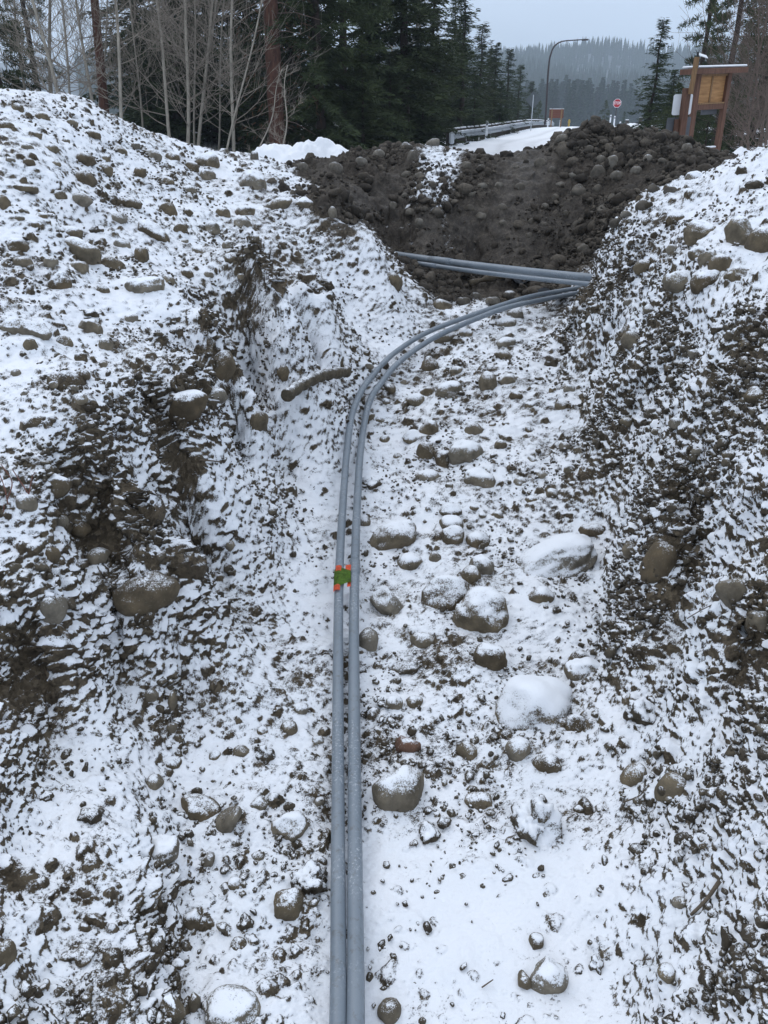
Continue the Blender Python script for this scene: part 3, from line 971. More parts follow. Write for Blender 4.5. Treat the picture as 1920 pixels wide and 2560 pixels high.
# u, v, width, height (photo pixels), roll, snow, kind, label, snow thickness
HERO = [
    # trench floor, kiosk side of the pipes
    (1210, 1545, 140, 122, 0, .62, 'r', 'big round boulder with a thick snow cap on its upper half', .035),
    (1115, 1496, 126, 120, 22, .55, 'r', 'big boulder tucked behind the snow-capped round boulder', .02),
    (1392, 1404, 200, 86, -26, .74, 'r', 'long slanting boulder like a loaf with snow all along its top', .03),
    (966, 1511, 76, 100, -12, .52, 'a', 'upright snow-dusted stone beside the pipes just before the taped joint', .012),
    (983, 1342, 112, 70, -28, .55, 'r', 'bone-shaped stone with snow in its dip beside the pipes', .014),
    (1340, 1770, 180, 128, 0, .98, 'r', 'wide dome-shaped boulder almost wholly covered in snow', .02),
    (1226, 1651, 80, 68, 0, .5, 'r', 'round stone with bare face in front of the snow-capped round boulder', .02),
    (1458, 1678, 84, 52, 0, .75, 'r', 'flat stone under a snow pad beyond the snow-covered dome', .02),
    (1001, 1980, 122, 120, 10, .46, 'r', 'large snow-streaked boulder beside the pipes in the lower trench', .008),
    (1340, 2063, 122, 118, 0, .85, 'c', 'large lump with snow crust above a dark gap', .03),
    (1198, 2011, 72, 52, 25, .35, 'a', 'flat tilted stone with a bare brown face between two lumps', 0),
    (1075, 2090, 64, 72, 0, .6, 'c', 'crumbly snow-topped lump below the snow-streaked boulder', 0),
    (1167, 1882, 50, 46, 0, .3, 'r', 'round grey-brown cobble lying alone on trodden snow', 0),
    (1297, 1876, 60, 68, 20, .5, 'r', 'snow-specked egg-shaped stone before the snow-covered dome', 0),
    (1368, 1916, 66, 56, 0, .45, 'a', 'wedge-shaped stone with a pointed foot before the snow-covered dome', 0),
    (1585, 1943, 48, 70, 35, .35, 'r', 'tilted oblong stone at the foot of the kiosk side bank', 0),
    (1684, 1974, 62, 84, 30, .1, 'r', 'smooth bare brown stone sticking out of the kiosk side bank', 0),
    (1641, 1990, 58, 46, 0, .7, 'c', 'snow-topped lump leaning on the smooth bare brown stone', 0),
    (918, 1605, 56, 70, 0, .12, 'r', 'dark bare round stone pressed against the pipe', 0),
    (1057, 1602, 60, 38, 5, .3, 'r', 'flat dark cobble between the pipe and the round boulder', 0),
    (1014, 1670, 78, 44, 0, .25, 'c', 'low muddy lump in scuffed snow beside the pipe', 0),
    (1340, 2355, 34, 50, 35, .5, 'a', 'thin slanting stone standing in smooth snow', 0),
    (1312, 2460, 44, 56, -25, .2, 'a', 'pointed bare stone leaning on a snow-topped rounded stone', 0),
    (1376, 2452, 88, 80, 0, .66, 'r', 'snow-topped rounded stone with a bare foot in the smooth snow', .012),
    (1493, 2417, 42, 44, 0, .6, 'c', 'snow-specked crumbly lump standing alone in smooth snow', 0),
    (1672, 2435, 44, 40, 0, .55, 'r', 'snow-dusted cobble on the low step of the kiosk side bank', 0),
    (977, 2536, 60, 56, 0, .15, 'r', 'brown round stone beside the pipe at the very front', 0),
    (1702, 2262, 34, 34, 0, .2, 'a', 'small bare angular stone near the lying stick', 0),
    (1607, 1790, 84, 80, 0, .65, 'c', 'large crusted lump at the foot of the kiosk side bank', .015),
    (1441, 1814, 48, 56, 0, .5, 'a', 'blocky stone beside the snow-covered dome', 0),
    (1655, 1405, 66, 120, 12, .02, 'r', 'tall smooth bare boulder standing in the cut bank', 0),
    (1570, 1372, 38, 38, 0, .15, 'r', 'small bare round stone near the tall bare boulder', 0),
    (1481, 1326, 60, 36, -8, .35, 'r', 'rounded stone beyond the long slanting boulder', 0),
    (1201, 1200, 74, 48, 8, .7, 'r', 'oval stone with a full snow cap and dark underside', .018),
    (1167, 1133, 82, 68, 25, .62, 'r', 'large snow-plastered stone leaning in a cluster of stones', .014),
    (1115, 1151, 54, 58, -15, .6, 'r', 'snow-plastered stone in the middle of the cluster', .01),
    (1063, 1133, 48, 54, -20, .3, 'a', 'four-sided bare-faced stone in the cluster near the pipe', 0),
    (1074, 1074, 48, 50, 0, .55, 'a', 'squarish stone with snow on top beyond the cluster', 0),
    (1032, 1092, 52, 36, 0, .75, 'r', 'snow-capped stone beside the pipe at the bend', 0),
    (1186, 1077, 44, 40, 0, .3, 'r', 'rounded stone with light face beyond the snow-plastered pair', 0),
    (1124, 980, 66, 52, 0, .72, 'r', 'round snow-topped stone standing clear in mid trench', .018),
    (1223, 958, 48, 60, -15, .35, 'r', 'dark upright round stone leaning on a frosted stone', 0),
    (1266, 948, 42, 36, 0, .55, 'a', 'frosted flat stone beside the dark upright stone', 0),
    (1075, 915, 42, 46, 0, .35, 'r', 'round bare-faced stone inside the bend of the pipes', 0),
    (1380, 905, 42, 42, 0, .1, 'c', 'dark bare soil lump on the snow below the kiosk side bank', 0),
    (1257, 888, 40, 30, 0, .4, 'a', 'angular stone in the upper trench above the upright stone', 0),
    (1267, 854, 50, 28, 0, .55, 'r', 'flat snow-topped stone by the bend in the upper trench', 0),
    (1143, 927, 32, 24, 0, .4, 'r', 'small oval stone inside the pipe bend', 0),
    (1069, 976, 40, 32, 0, .4, 'a', 'small angular stone beside the snow-topped stone in mid trench', 0),
    (1038, 998, 48, 36, 0, .6, 'r', 'snow-dusted cobble close to the pipe bend', 0),
    (1127, 1311, 58, 42, 0, .65, 'r', 'snow-capped stone, farther of two beyond the bone-shaped stone', 0),
    (1134, 1342, 54, 48, 0, .6, 'r', 'round snow-topped stone right behind the bone-shaped stone', .01),
    (1195, 1351, 60, 48, 0, .6, 'r', 'snow-dusted stone between the loaf boulder and the bone-shaped stone', 0),
    (1204, 1416, 60, 58, 0, .6, 'r', 'snow-topped stone behind the leaning big boulder', .01),
    (1177, 1442, 48, 54, 10, .45, 'r', 'frosted upright stone touching the leaning big boulder', 0),
    (1026, 1406, 60, 42, -10, .6, 'r', 'snow-capped low stone below the bone-shaped stone', 0),
    (1090, 1396, 28, 30, 0, .2, 'r', 'small bare pebble between the bone-shaped stone and the big boulder', 0),
    (1069, 1187, 54, 32, 0, .5, 'r', 'low broad stone beside the pipe below the cluster', 0),
    (1124, 1274, 52, 34, 0, .65, 'r', 'snow-capped stone beyond the stones behind the bone-shaped one', 0),
    (1352, 1495, 64, 48, -20, .6, 'a', 'frosted stone below the foot of the loaf boulder', 0),
    (912, 1305, 36, 36, 0, .55, 'r', 'round stone wedged beside the pipe near the bone-shaped stone', 0),
    (931, 1208, 62, 46, 0, .5, 'c', 'rough lump pressed against the pipe beyond the taped joint', 0),
    (1533, 1163, 46, 44, 0, .45, 'c', 'dark lump standing out from the foot of the kiosk side bank', 0),
    # kiosk side bank
    (1858, 590, 74, 92, -8, .5, 'a', 'big blocky snow-crusted boulder high on the kiosk side bank', .015),
    (1905, 610, 66, 74, 0, .45, 'r', 'big round boulder at the frame edge high on the kiosk side bank', .015),
    (1756, 578, 68, 58, 0, .5, 'r', 'large bare-faced stone up the bank before the blocky boulder', .015),
    (1808, 662, 54, 58, -15, .4, 'r', 'egg-shaped stone below the blocky boulder', .01),
    (1845, 690, 58, 46, -20, .4, 'r', 'slanting oval stone below the egg-shaped stone', .01),
    (1769, 698, 70, 46, -22, .65, 'r', 'snow-capped slanting stone on the upper kiosk side bank', .015),
    (1773, 645, 46, 38, 0, .3, 'r', 'bare round stone above the snow-capped slanting stone', 0),
    (1706, 700, 78, 46, 0, .5, 'r', 'dark rounded stone at the lip of the kiosk side bank', 0),
    (1744, 630, 44, 32, 0, .65, 'r', 'snow-capped stone above the lip of the kiosk side bank', 0),
    (1889, 464, 54, 38, 0, .05, 'c', 'dark bare lump on the snowy crest of the kiosk side bank', 0),
    (1857, 427, 32, 36, 0, .2, 'c', 'dark lump on the skyline of the kiosk side bank', 0),
    (1738, 442, 38, 36, 0, 1.2, 'r', 'small snow-covered stone where mound and bank meet', .01),
    (1575, 840, 46, 36, 0, .2, 'r', 'bare stone in the dark cut of the kiosk side bank', 0),
    (1613, 665, 50, 34, 0, .3, 'r', 'dark stone near the trench corner under the bank lip', 0),
    (1690, 545, 40, 30, 0, .5, 'r', 'snowy stone near the crest above the trench corner', 0),
    (1895, 985, 54, 40, 0, .3, 'r', 'bare-topped stone at the frame edge, mid kiosk side bank', 0),
    (1790, 815, 46, 34, 0, .4, 'c', 'lump in the snow, mid slope of the kiosk side bank', 0),
    (1700, 1160, 44, 34, 0, .3, 'c', 'lump at the lip above the tall bare boulder', 0),
    (1830, 1480, 70, 90, 8, .1, 'a', 'large bare stone beside the dark hollow in the kiosk side bank', 0),
    (1902, 1560, 56, 66, 0, .1, 'r', 'bare stone in the dark hollow of the kiosk side bank', 0),
    # left bank and heap
    (202, 625, 106, 68, 8, .5, 'a', 'big broad boulder with a bare dark face on the heap side bank', .02),
    (278, 663, 60, 40, 8, .15, 'r', 'smooth oval bare stone beside the big broad boulder', 0),
    (197, 668, 46, 34, 0, .25, 'r', 'bare stone under the front of the big broad boulder', 0),
    (205, 497, 54, 36, 0, .2, 'r', 'bare oval stone beyond the big broad boulder', 0),
    (422, 519, 44, 36, 35, .1, 'r', 'bare tilted egg-shaped stone on the heap side bank', 0),
    (347, 424, 30, 34, 20, .2, 'r', 'small bare stone on the slope of the big heap', 0),
    (214, 447, 48, 42, 15, .25, 'a', 'bare stone with a cut face low on the big heap', 0),
    (382, 382, 44, 30, 10, .4, 'r', 'bare-faced stone on the heap below its crest line', 0),
    (527, 396, 50, 46, 0, .75, 'a', 'tall snow-topped boulder at the end of the heap near the wood', .02),
    (518, 440, 38, 36, 0, .4, 'r', 'bare round stone below the snow-topped boulder at the heap end', 0),
    (622, 444, 68, 54, 15, .7, 'r', 'large snow-capped boulder at the saddle before the dark mound', .025),
    (58, 470, 78, 22, 3, .4, 'a', 'long flat slab lying across the big heap', 0),
    (8, 507, 32, 38, 0, .2, 'r', 'bare stone at the frame edge on the big heap', 0),
    (353, 643, 42, 50, 0, .3, 'a', 'upright bare stone beyond the oval bare stone', 0),
    (362, 716, 94, 44, -8, .55, 'r', 'long snow-backed boulder on the flat of the heap side bank', .018),
    (145, 709, 54, 50, -20, .6, 'r', 'snow-backed stone in front of the big broad boulder', .012),
    (417, 698, 38, 24, 0, .3, 'r', 'small bare stone at the end of the long snow-backed boulder', 0),
    (174, 579, 64, 30, 0, .6, 'r', 'snow-capped stone just beyond the big broad boulder', 0),
    (384, 582, 74, 44, 40, .6, 'r', 'leaning slab-like stone with snow along its upper side', .012),
    (232, 574, 34, 28, 0, .2, 'c', 'small dark lump beyond the big broad boulder', 0),
    (221, 783, 52, 32, 0, .5, 'c', 'lump in the snow beyond the scarp of the heap side bank', 0),
    (223, 820, 50, 48, 0, .45, 'r', 'rounded bare-faced boulder above the scarp of the heap side bank', .01),
    (72, 866, 32, 38, 0, .3, 'r', 'bare upright stone on the snow near the frame edge', 0),
    (54, 822, 120, 52, 8, .5, 'a', 'wide flat boulder half buried near the frame edge', .012),
    (35, 617, 54, 42, 0, .65, 'r', 'snow-capped round stone near the frame edge, mid bank', .012),
    (55, 652, 48, 32, 0, .3, 'r', 'bare stone under the snow-capped round stone near the edge', 0),
    (127, 656, 36, 28, 0, .3, 'r', 'bare-faced small stone on the far side of the big broad boulder', 0),
    (295, 547, 48, 28, 10, .4, 'r', 'half-buried stone between the bare oval and the leaning slab', 0),
    (330, 505, 44, 28, 10, .4, 'r', 'half-buried stone near the bare tilted egg-shaped stone', 0),
    (608, 522, 50, 34, 0, .6, 'r', 'frosted stone near the lip above the far scarp', 0),
    (606, 549, 40, 32, 0, .5, 'r', 'frosted stone at the lip just before the far scarp', 0),
    (480, 417, 36, 26, 0, .35, 'r', 'bare-faced stone beside the snow-topped boulder at the heap end', 0),
    (692, 504, 70, 34, -22, .4, 'a', 'dark slab sticking up at the saddle by the mound', 0),
    (762, 504, 42, 28, 0, .7, 'r', 'snow-capped stone on the knob above the crossing pipes', 0),
    (69, 408, 30, 28, 0, .2, 'r', 'bare stone on the heap above the long flat slab', 0),
    (17, 309, 40, 22, 0, .4, 'r', 'bare-faced stone high on the big heap near the frame edge', 0),
    (104, 290, 34, 18, 0, .4, 'r', 'half-buried stone near the crest of the big heap', 0),
    (235, 328, 44, 20, 8, .5, 'r', 'flat snow-topped stone near the crest dip of the big heap', 0),
    (214, 402, 46, 34, 10, .35, 'r', 'rounded stone above the cut-faced stone on the heap', 0),
    (301, 374, 30, 24, 10, .3, 'r', 'bare stone in the middle of the big heap', 0),
    (186, 300, 26, 18, 0, .3, 'r', 'small stone on the heap under the crest dip', 0),
    (833, 533, 24, 36, 0, .3, 'r', 'upright bare stone on the knob above the crossing pipes', 0),
    (816, 709, 46, 28, 0, .15, 'c', 'dark lump sticking out of the wall below the far scarp', 0),
    (553, 916, 62, 76, 20, .25, 'r', 'large bare stone hanging out of the overhang by the curved log', 0),
    (538, 986, 58, 36, 0, .3, 'r', 'bare stone under the hanging stone by the curved log', 0),
    (466, 1014, 98, 66, -18, .55, 'r', 'big rounded boulder jutting out below the overhang', .012),
    (368, 1473, 154, 84, -8, .08, 'r', 'big smooth loaf boulder set in the dark scarp', .0),
    (642, 1052, 46, 48, 25, .2, 'r', 'bare tilted stone in the snow below the curved log', 0),
    (133, 1212, 72, 50, 5, .7, 'r', 'snow-capped boulder near the reddish twigs', .015),
    (58, 1258, 52, 48, 0, .5, 'r', 'frosted boulder below the reddish twigs', 0),
    (197, 1097, 46, 34, 0, .15, 'c', 'dark soil lump on the snow above the near scarp', 0),
    (124, 1521, 66, 78, 0, .3, 'a', 'squarish muddy boulder in the scarp near the frame edge', 0),
    (200, 1325, 48, 38, 0, .05, 'r', 'bare round stone inside the hollow of the near scarp', 0),
    (243, 1390, 58, 40, -15, .2, 'r', 'bare stone at the foot of the hollow of the near scarp', 0),
    (128, 1385, 34, 40, 0, .1, 'r', 'bare stone at the side of the hollow of the near scarp', 0),
    (573, 1364, 30, 30, 25, .15, 'r', 'small bare tilted stone at the foot of the heap side trench wall', 0),
    (712, 934, 32, 38, 0, .2, 'r', 'bare round stone at the end of the curved log', 0),
    (81, 1055, 72, 34, -12, .4, 'a', 'flat dark stone on the snow above the reddish twigs', 0),
    (150, 1305, 34, 32, 0, .2, 'r', 'bare stone at the lip of the near scarp hollow', 0),
    # lower floor, heap side
    (498, 2030, 96, 60, 20, .3, 'r', 'smooth brown boulder resting against the tilted slab', .01),
    (560, 2062, 46, 110, 34, .1, 'a', 'tilted thin slab standing over a dark gap', 0),
    (402, 2132, 92, 54, -14, .62, 'r', 'snow-backed boulder with a bare brown face near the low step', .02),
    (720, 2066, 80, 54, -8, .6, 'a', 'angular block topped with a pad of snow near the pipes', .012),
    (718, 2268, 70, 72, 0, .35, 'r', 'round dark boulder beside the pipes in the lower trench', .012),
    (770, 2212, 92, 96, 10, .6, 'c', 'snow-flecked big lump behind the round dark boulder', .012),
    (480, 2308, 48, 54, 0, .6, 'r', 'snow-topped stone standing in a dip of the lower floor', .012),
    (515, 2155, 34, 46, 30, .4, 'a', 'thin tilted stone below the tilted slab', 0),
    (663, 1891, 52, 54, 0, .55, 'c', 'snow-topped lump near the pipes, mid heap side floor', 0),
    (602, 1880, 40, 28, 0, .2, 'r', 'small dark stone beside the snow-topped lump on the heap side floor', 0),
    (376, 1742, 34, 34, 0, .15, 'r', 'bare stone on the snow below the near scarp', 0),
    (428, 1760, 20, 58, 4, .2, 'r', 'narrow upright bare stone below the near scarp', 0),
    (428, 1822, 28, 32, 0, .2, 'r', 'small bare stone below the narrow upright stone', 0),
    (428, 1911, 46, 32, -10, .5, 'r', 'stone with muddy underside on the heap side floor', 0),
    (613, 2310, 44, 50, 0, .35, 'c', 'muddy lump in the hollow of the lower floor, heap side', 0),
    (738, 2383, 36, 44, 0, .5, 'c', 'crumbly lump close to the pipes near the front', 0),
    (428, 2530, 52, 66, -20, .55, 'a', 'slanting snow-backed stone at the very front', .012),
    (482, 2518, 32, 76, 8, .3, 'a', 'narrow standing slab at the very front', 0),
    (572, 2525, 130, 64, 0, .5, 'r', 'broad flat snow-dusted stone at the very front', .012),
    (382, 1958, 42, 36, 0, .3, 'r', 'muddy stone above the snow-backed boulder', 0),
    (222, 2045, 66, 48, 0, .3, 'c', 'dark broken lump on the near heap side floor', 0),
    (8, 2395, 44, 76, 0, .1, 'r', 'smooth brown boulder at the frame edge near the front', 0),
    (197, 2389, 90, 46, 0, .3, 'c', 'wide dark lump by the low step near the front', 0),
    (112, 1990, 42, 30, 0, .4, 'c', 'small dark lump on the near heap side snow', 0),
    (804, 2158, 26, 26, 0, .4, 'r', 'cobble touching the near pipe', 0),
    (801, 2004, 28, 22, 0, .2, 'r', 'small bare cobble beside the pipe', 0),
    (654, 1830, 26, 22, 0, .5, 'r', 'small snow-ringed cobble on the heap side floor', 0),
    (60, 2480, 44, 52, 0, .4, 'c', 'dark lump in the corner of the near floor', 0),
    # by the far end of the trench
    (1293, 778, 42, 26, 0, .35, 'r', 'bare-faced stone under the curve of the far pipes', 0),
    (1267, 803, 54, 32, 0, .6, 'r', 'snow-covered stone beside the far curve of the pipes', 0),
    (1113, 844, 54, 32, -15, .2, 'r', 'bare stone lying under the far curve of the pipes', 0),
    (1108, 757, 48, 32, 15, .3, 'r', 'bare stone at the foot of the far heap side wall', 0),
    (986, 700, 44, 44, 15, .2, 'r', 'bare stone in the far heap side wall under the crossing pipes', 0),
    (1165, 828, 38, 24, 0, .5, 'r', 'snow-dusted stone inside the far curve', 0),
]
for hr in HERO:
    place(hr[0], hr[1], hr[2], hr[3], hr[4], hr[5], hr[6], hr[7], hr[8], sink=.46 if hr[5] > .9 else .33, mat=M_RED if 'reddish stone' in hr[7] else None)
place(1023, 1864, 64, 46, 8, .3, 'a', 'reddish-brown stone in the scuffed snow beside the pipe', mat=M_RED)
# cobbles and wet lumps on the dark mound
MOUND = [
    (1533, 400, 37, 41, -15, 0, 'r', 'pale upright boulder high on the dark mound'), (1492, 434, 45, 43, 0, -.1, 'a', 'large grey boulder below the pale upright one on the mound'),
    (1452, 478, 46, 36, 15, -.1, 'r', 'tan rounded stone in the middle of the dark mound'), (1504, 402, 27, 26, 0, -.1, 'r', 'round dark cobble beside the pale upright boulder'),
    (1495, 474, 24, 22, 0, -.1, 'r', 'round cobble beside the tan stone on the mound'), (1637, 471, 30, 26, 0, -.1, 'r', 'dark cobble on the kiosk end of the mound'),
    (1602, 508, 34, 27, 0, -.1, 'r', 'grey cobble low on the kiosk end of the mound'), (1487, 309, 46, 30, 5, -.3, 'c', 'wet lump crowning the top of the dark mound'),
    (1405, 338, 33, 26, 0, -.1, 'r', 'rounded boulder on the mound crest beside the road'), (1475, 366, 22, 18, 0, -.1, 'r', 'tan cobble just under the top of the mound'),
    (1084, 352, 40, 23, -15, .0, 'r', 'smooth tan stone perched on the low crest of the mound'), (1032, 388, 25, 38, 10, .0, 'r', 'upright stone below the smooth tan perched stone'),
    (1715, 362, 22, 28, 0, -.1, 'r', 'round stone at the foot of the wooden sign post'), (1573, 364, 56, 46, 0, -.3, 'c', 'big wet lump on the mound below the top'),
    (1622, 390, 22, 20, 0, .25, 'r', 'pale frosted cobble beside the big wet lump'), (1442, 560, 18, 22, 20, -.1, 'r', 'small pale stone low on the mound face'),
    (1325, 590, 20, 20, 0, -.1, 'a', 'pale broken stone low on the mound face'), (1455, 612, 30, 24, 30, -.1, 'a', 'angular stone at the mound foot above the crossing pipes'),
    (983, 514, 24, 22, 0, -.1, 'r', 'cobble on the far end of the mound face'), (1380, 425, 22, 20, 0, -.1, 'r', 'cobble beside the smeared streak on the mound'),
    (1275, 735, 34, 22, 0, .25, 'r', 'pale stone at the edge of the pit'), (1160, 745, 36, 20, 0, .0, 'r', 'muddy stone before the old root log in the pit'), (1235, 742, 34, 20, 0, .05, 'r', 'brown cobble between the root log and the pale stone'),
    (1190, 735, 26, 18, 0, .0, 'r', 'small muddy stone under the root log'), (838, 412, 34, 30, 0, .1, 'r', 'round cobble on the mound crest beside the snow berm'), (756, 412, 30, 30, 15, .0, 'a', 'stone standing where the snow berm meets the mound'),
    (640, 384, 26, 30, 0, .5, 'a', 'frosted stone standing beside the snow berm'), (945, 385, 32, 30, 10, .0, 'r', 'stone on the mound crest in front of the dark trees'), (905, 400, 28, 24, 0, .0, 'r', 'dark cobble on the mound crest'),
    (1660, 365, 30, 24, 0, -.2, 'c', 'wet lump on the crest before the wooden sign post'), (1615, 330, 34, 26, 0, -.3, 'c', 'wet lump on the mound shoulder before the snowy verge'), (1270, 378, 36, 24, 0, -.2, 'c', 'wet lump at the dip of the mound by the road'),
    (1540, 440, 34, 26, 0, -.1, 'r', 'dark cobble beside the large grey boulder'), (1420, 385, 26, 24, 0, -.1, 'r', 'dark cobble between streak and mound top'), (1590, 425, 26, 22, 0, -.1, 'r', 'dark cobble under the frosted one on the mound'),
    (1560, 320, 30, 24, 0, -.3, 'c', 'wet lump behind the crowning lump'), (1440, 325, 30, 24, 0, -.3, 'c', 'wet lump before the crowning lump'), (1690, 430, 36, 26, 0, -.2, 'c', 'wet lump at the kiosk end of the mound'), (1015, 360, 30, 20, 0, .1, 'r', 'dark cobble beside the guardrail end on the crest'),
    (1130, 350, 26, 22, 0, .2, 'c', 'snow-flecked lump on the snowy patch of the crest'),
]
for hr in MOUND:
    place(*hr[:7], label=hr[7], wet=True, sink=.3)
# ------------------------------------------------------------------ conduit pipes and things in the trench
def smooth_path(pts, n):
    """Catmull-Rom through points"""
    P_ = [np.array(p, float) for p in pts]
    P_ = [2 * P_[0] - P_[1]] + P_ + [2 * P_[-1] - P_[-2]]
    out = []
    for i in range(1, len(P_) - 2):
        a, b, c, d = P_[i - 1], P_[i], P_[i + 1], P_[i + 2]
        for k in range(n):
            t = k / n
            out.append(0.5 * ((2 * b) + (c - a) * t + (2 * a - 5 * b + 4 * c - d) * t * t + (3 * b - a - 3 * c + d) * t ** 3))
    out.append(P_[-2])
    return [Vector(o) for o in out]


def on_floor(u, v, lift):
    q = hit_macro(u, v, lift)
    return tuple(q)


LEFT = [(845, 2760), (845, 2560), (845, 2200), (845, 1900), (845, 1700), (846, 1550), (848, 1440), (853, 1330), (860, 1220), (867, 1130), (879, 1041), (900, 985), (926, 945), (983, 885), (1064, 833), (1157, 796), (1250, 764), (1331, 740), (1446, 720)]
RIGHT = [(889, 2760), (889, 2560), (888, 2200), (886, 1900), (885, 1700), (885, 1550), (887, 1440), (890, 1330), (895, 1220), (901, 1130), (914, 1041), (928, 995), (945, 968), (995, 908), (1076, 850), (1169, 806), (1261, 771), (1342, 752), (1441, 733)]


def near_path(px, dz):
    out = []
    for i, (u, v) in enumerate(px):
        if v > 2600:
            out.append((out_x(u), 1.15, .10 + dz))
            continue
        if u > 1300:
            out.append(at_y(u, v, 10.55 + (u - 1331) / 115 * .55 - dz * 20))
            continue
        lift = .075 + dz + (.03 if v > 1500 else .06) + (.12 * sstep(860, 740, v))
        out.append(on_floor(u, v, float(lift)))
    return out


def out_x(u):
    q = at_z(u, 2560, .12)
    return q[0]


def conduit(path, rad, label, couplings, group):
    o = MB().tube(path, rad, 20).build('conduit_pipe', M_PIPE)
    tag(o, label, 'pipe', group)
    for (i0, nlen) in couplings:
        seg = path[i0:i0 + nlen]
        m_ = MB()
        rr = [rad * 1.02] + [rad * 1.13] * (len(seg) - 2) + [rad * 1.12]
        m_.tube(seg, rr, 20)
        m_.tube([seg[-1] + (seg[-1] - seg[-2]).normalized() * d for d in (-.003, .006)], rad * 1.06, 20)
        c = m_.build('coupling', M_PIPE, o)
    return o


pl = smooth_path(near_path(LEFT, 0), 12)
pr = smooth_path(near_path(RIGHT, .006), 12)
pl.append(pl[-1] + (pl[-1] - pl[-2]).normalized() * 1.4)
pr.append(pr[-1] + (pr[-1] - pr[-2]).normalized() * 1.4)


def nearest(path, u, v):
    best, bi = 1e9, 0
    for i, p in enumerate(path):
        d = p.y * CP - (p.z - CAMZ) * SP
        if d < .3: continue
        uu = 960 + FPX * p.x / d
        vv = 1280 - FPX * (p.y * SP + (p.z - CAMZ) * CP) / d
        e = abs(uu - u) + abs(vv - v)
        if e < best: best, bi = e, i
    return bi


ia, ib = nearest(pl, 846, 1462), nearest(pr, 887, 1425)
conduit(pl, .0315, 'long grey conduit pipe lying on the heap side of its twin along the trench', [(ia - 1, 4)], 'pair of bending conduit pipes along the trench floor')
conduit(pr, .0330, 'long grey conduit pipe on the kiosk side of its twin along the trench', [(ib - 2, 5)], 'pair of bending conduit pipes along the trench floor')

# the pair crossing the far end of the trench
A0, A1 = Vector(at_y(960, 628, 13.4)), Vector(at_y(1476, 688, 10.15))
B0, B1 = Vector(at_y(960, 640, 13.0)), Vector(at_y(1466, 702, 9.95))


def straight(a, b, sag, n=40):
    e = (b - a)
    a2, b2 = a - e * .22, b + e * .30
    return [a2.lerp(b2, k / n) - Vector((0, 0, sag * 4 * (k / n) * (1 - k / n))) for k in range(n + 1)]


pa, pb = straight(A0, A1, .05), straight(B0, B1, .06)
conduit(pa, .052, 'thick grey conduit pipe crossing the far end of the trench above a thinner one', [(nearest(pa, 1085, 641), 4)], 'pair of conduit pipes crossing the trench')
conduit(pb, .032, 'thinner grey conduit pipe crossing the far end of the trench under the thick one', [(nearest(pb, 1050, 648), 4)], 'pair of conduit pipes crossing the trench')

# tape over the joint of the pipe
M_GREEN = mat_simple('green_tape', (0.115, 0.225, 0.020), .6, .45, 40.0, bump=.8, bscale=60.0)
M_ORANGE = mat_simple('orange_tape', (0.86, 0.16, 0.065), .6, .2, 60.0, bump=.3, bscale=90.0)


def patch_on(path, i, rad, th0, th1, l0, l1, n=9, m=8, flap=0.0):
    """sheet wrapped on a pipe: angle range (0 = up, + = towards the other pipe), length range along the pipe in metres"""
    t = (path[i + 1] - path[i - 1]).normalized()
    side = t.cross(Vector((0, 0, 1))).normalized()
    up = side.cross(t)
    bm = bmesh.new()
    rows = []
    for a in range(n):
        th = th0 + (th1 - th0) * a / (n - 1)
        row = []
        for b in range(m):
            s_ = l0 + (l1 - l0) * b / (m - 1)
            jag = .009 * math.sin(b * 2.3 + a * 1.1)
            p_ = path[i] + t * (s_ + (jag if a in (0, n - 1) else 0)) + (side * math.sin(th) + up * math.cos(th)) * rad
            if flap and a > n // 2:
                k = (a - n // 2) / (n - 1 - n // 2)
                p_ = path[i] + t * (s_ * (1 - .34 * k) + .012 * k + jag * k) + side * (rad * math.sin(th0 + (th1 - th0) * .5) + flap * k) + up * (rad * 1.04 - .012 * k * k + .003 * math.sin(b * 1.7))
            row.append(bm.verts.new(p_))
        rows.append(row)
    for a in range(n - 1):
        for b in range(m - 1):
            bm.faces.new((rows[a][b], rows[a + 1][b], rows[a + 1][b + 1], rows[a][b + 1])).smooth = True
    bmesh.ops.solidify(bm, geom=bm.faces[:], thickness=.0012)
    return bm


def from_bm(name, bm, mat, parent=None):
    bmesh.ops.recalc_face_normals(bm, faces=bm.faces)
    me = bpy.data.meshes.new(name)
    bm.to_mesh(me)
    bm.free()
    return link(name, me, mat, parent)


it = nearest(pl, 848, 1452)
tape = from_bm('marking_tape', patch_on(pl, it, .0365, -1.45, 1.15, -.125, .10, flap=.088), M_GREEN)
tag(tape, 'crumpled green tape with orange corners wrapped over the pipe joint', 'tape')
for (a, b, c, d, r_, fl) in ((-1.2, .25, -.165, -.10, .0385, 0), (-.7, .5, .06, .125, .0385, 0)):
    from_bm('orange_corner', patch_on(pl, it, r_, a, b, c, d, 5, 4), M_ORANGE, tape)
_t = (pl[it + 1] - pl[it - 1]).normalized()
_s = _t.cross(Vector((0, 0, 1))).normalized()
for (l0, l1, w0, w1) in ((.06, .16, .040, .086), (-.11, .01, .056, .085)):
    bm_ = bmesh.new()
    c_ = [pl[it] + _t * l + _s * w + Vector((0, 0, .017)) for l, w in ((l0, w0), (l0 + .006, w1), (l1, w1 - .004), (l1 - .008, w0 + .006))]
    bm_.faces.new([bm_.verts.new(x) for x in c_])
    bmesh.ops.solidify(bm_, geom=bm_.faces[:], thickness=.002)
    from_bm('orange_corner', bm_, M_ORANGE, tape)

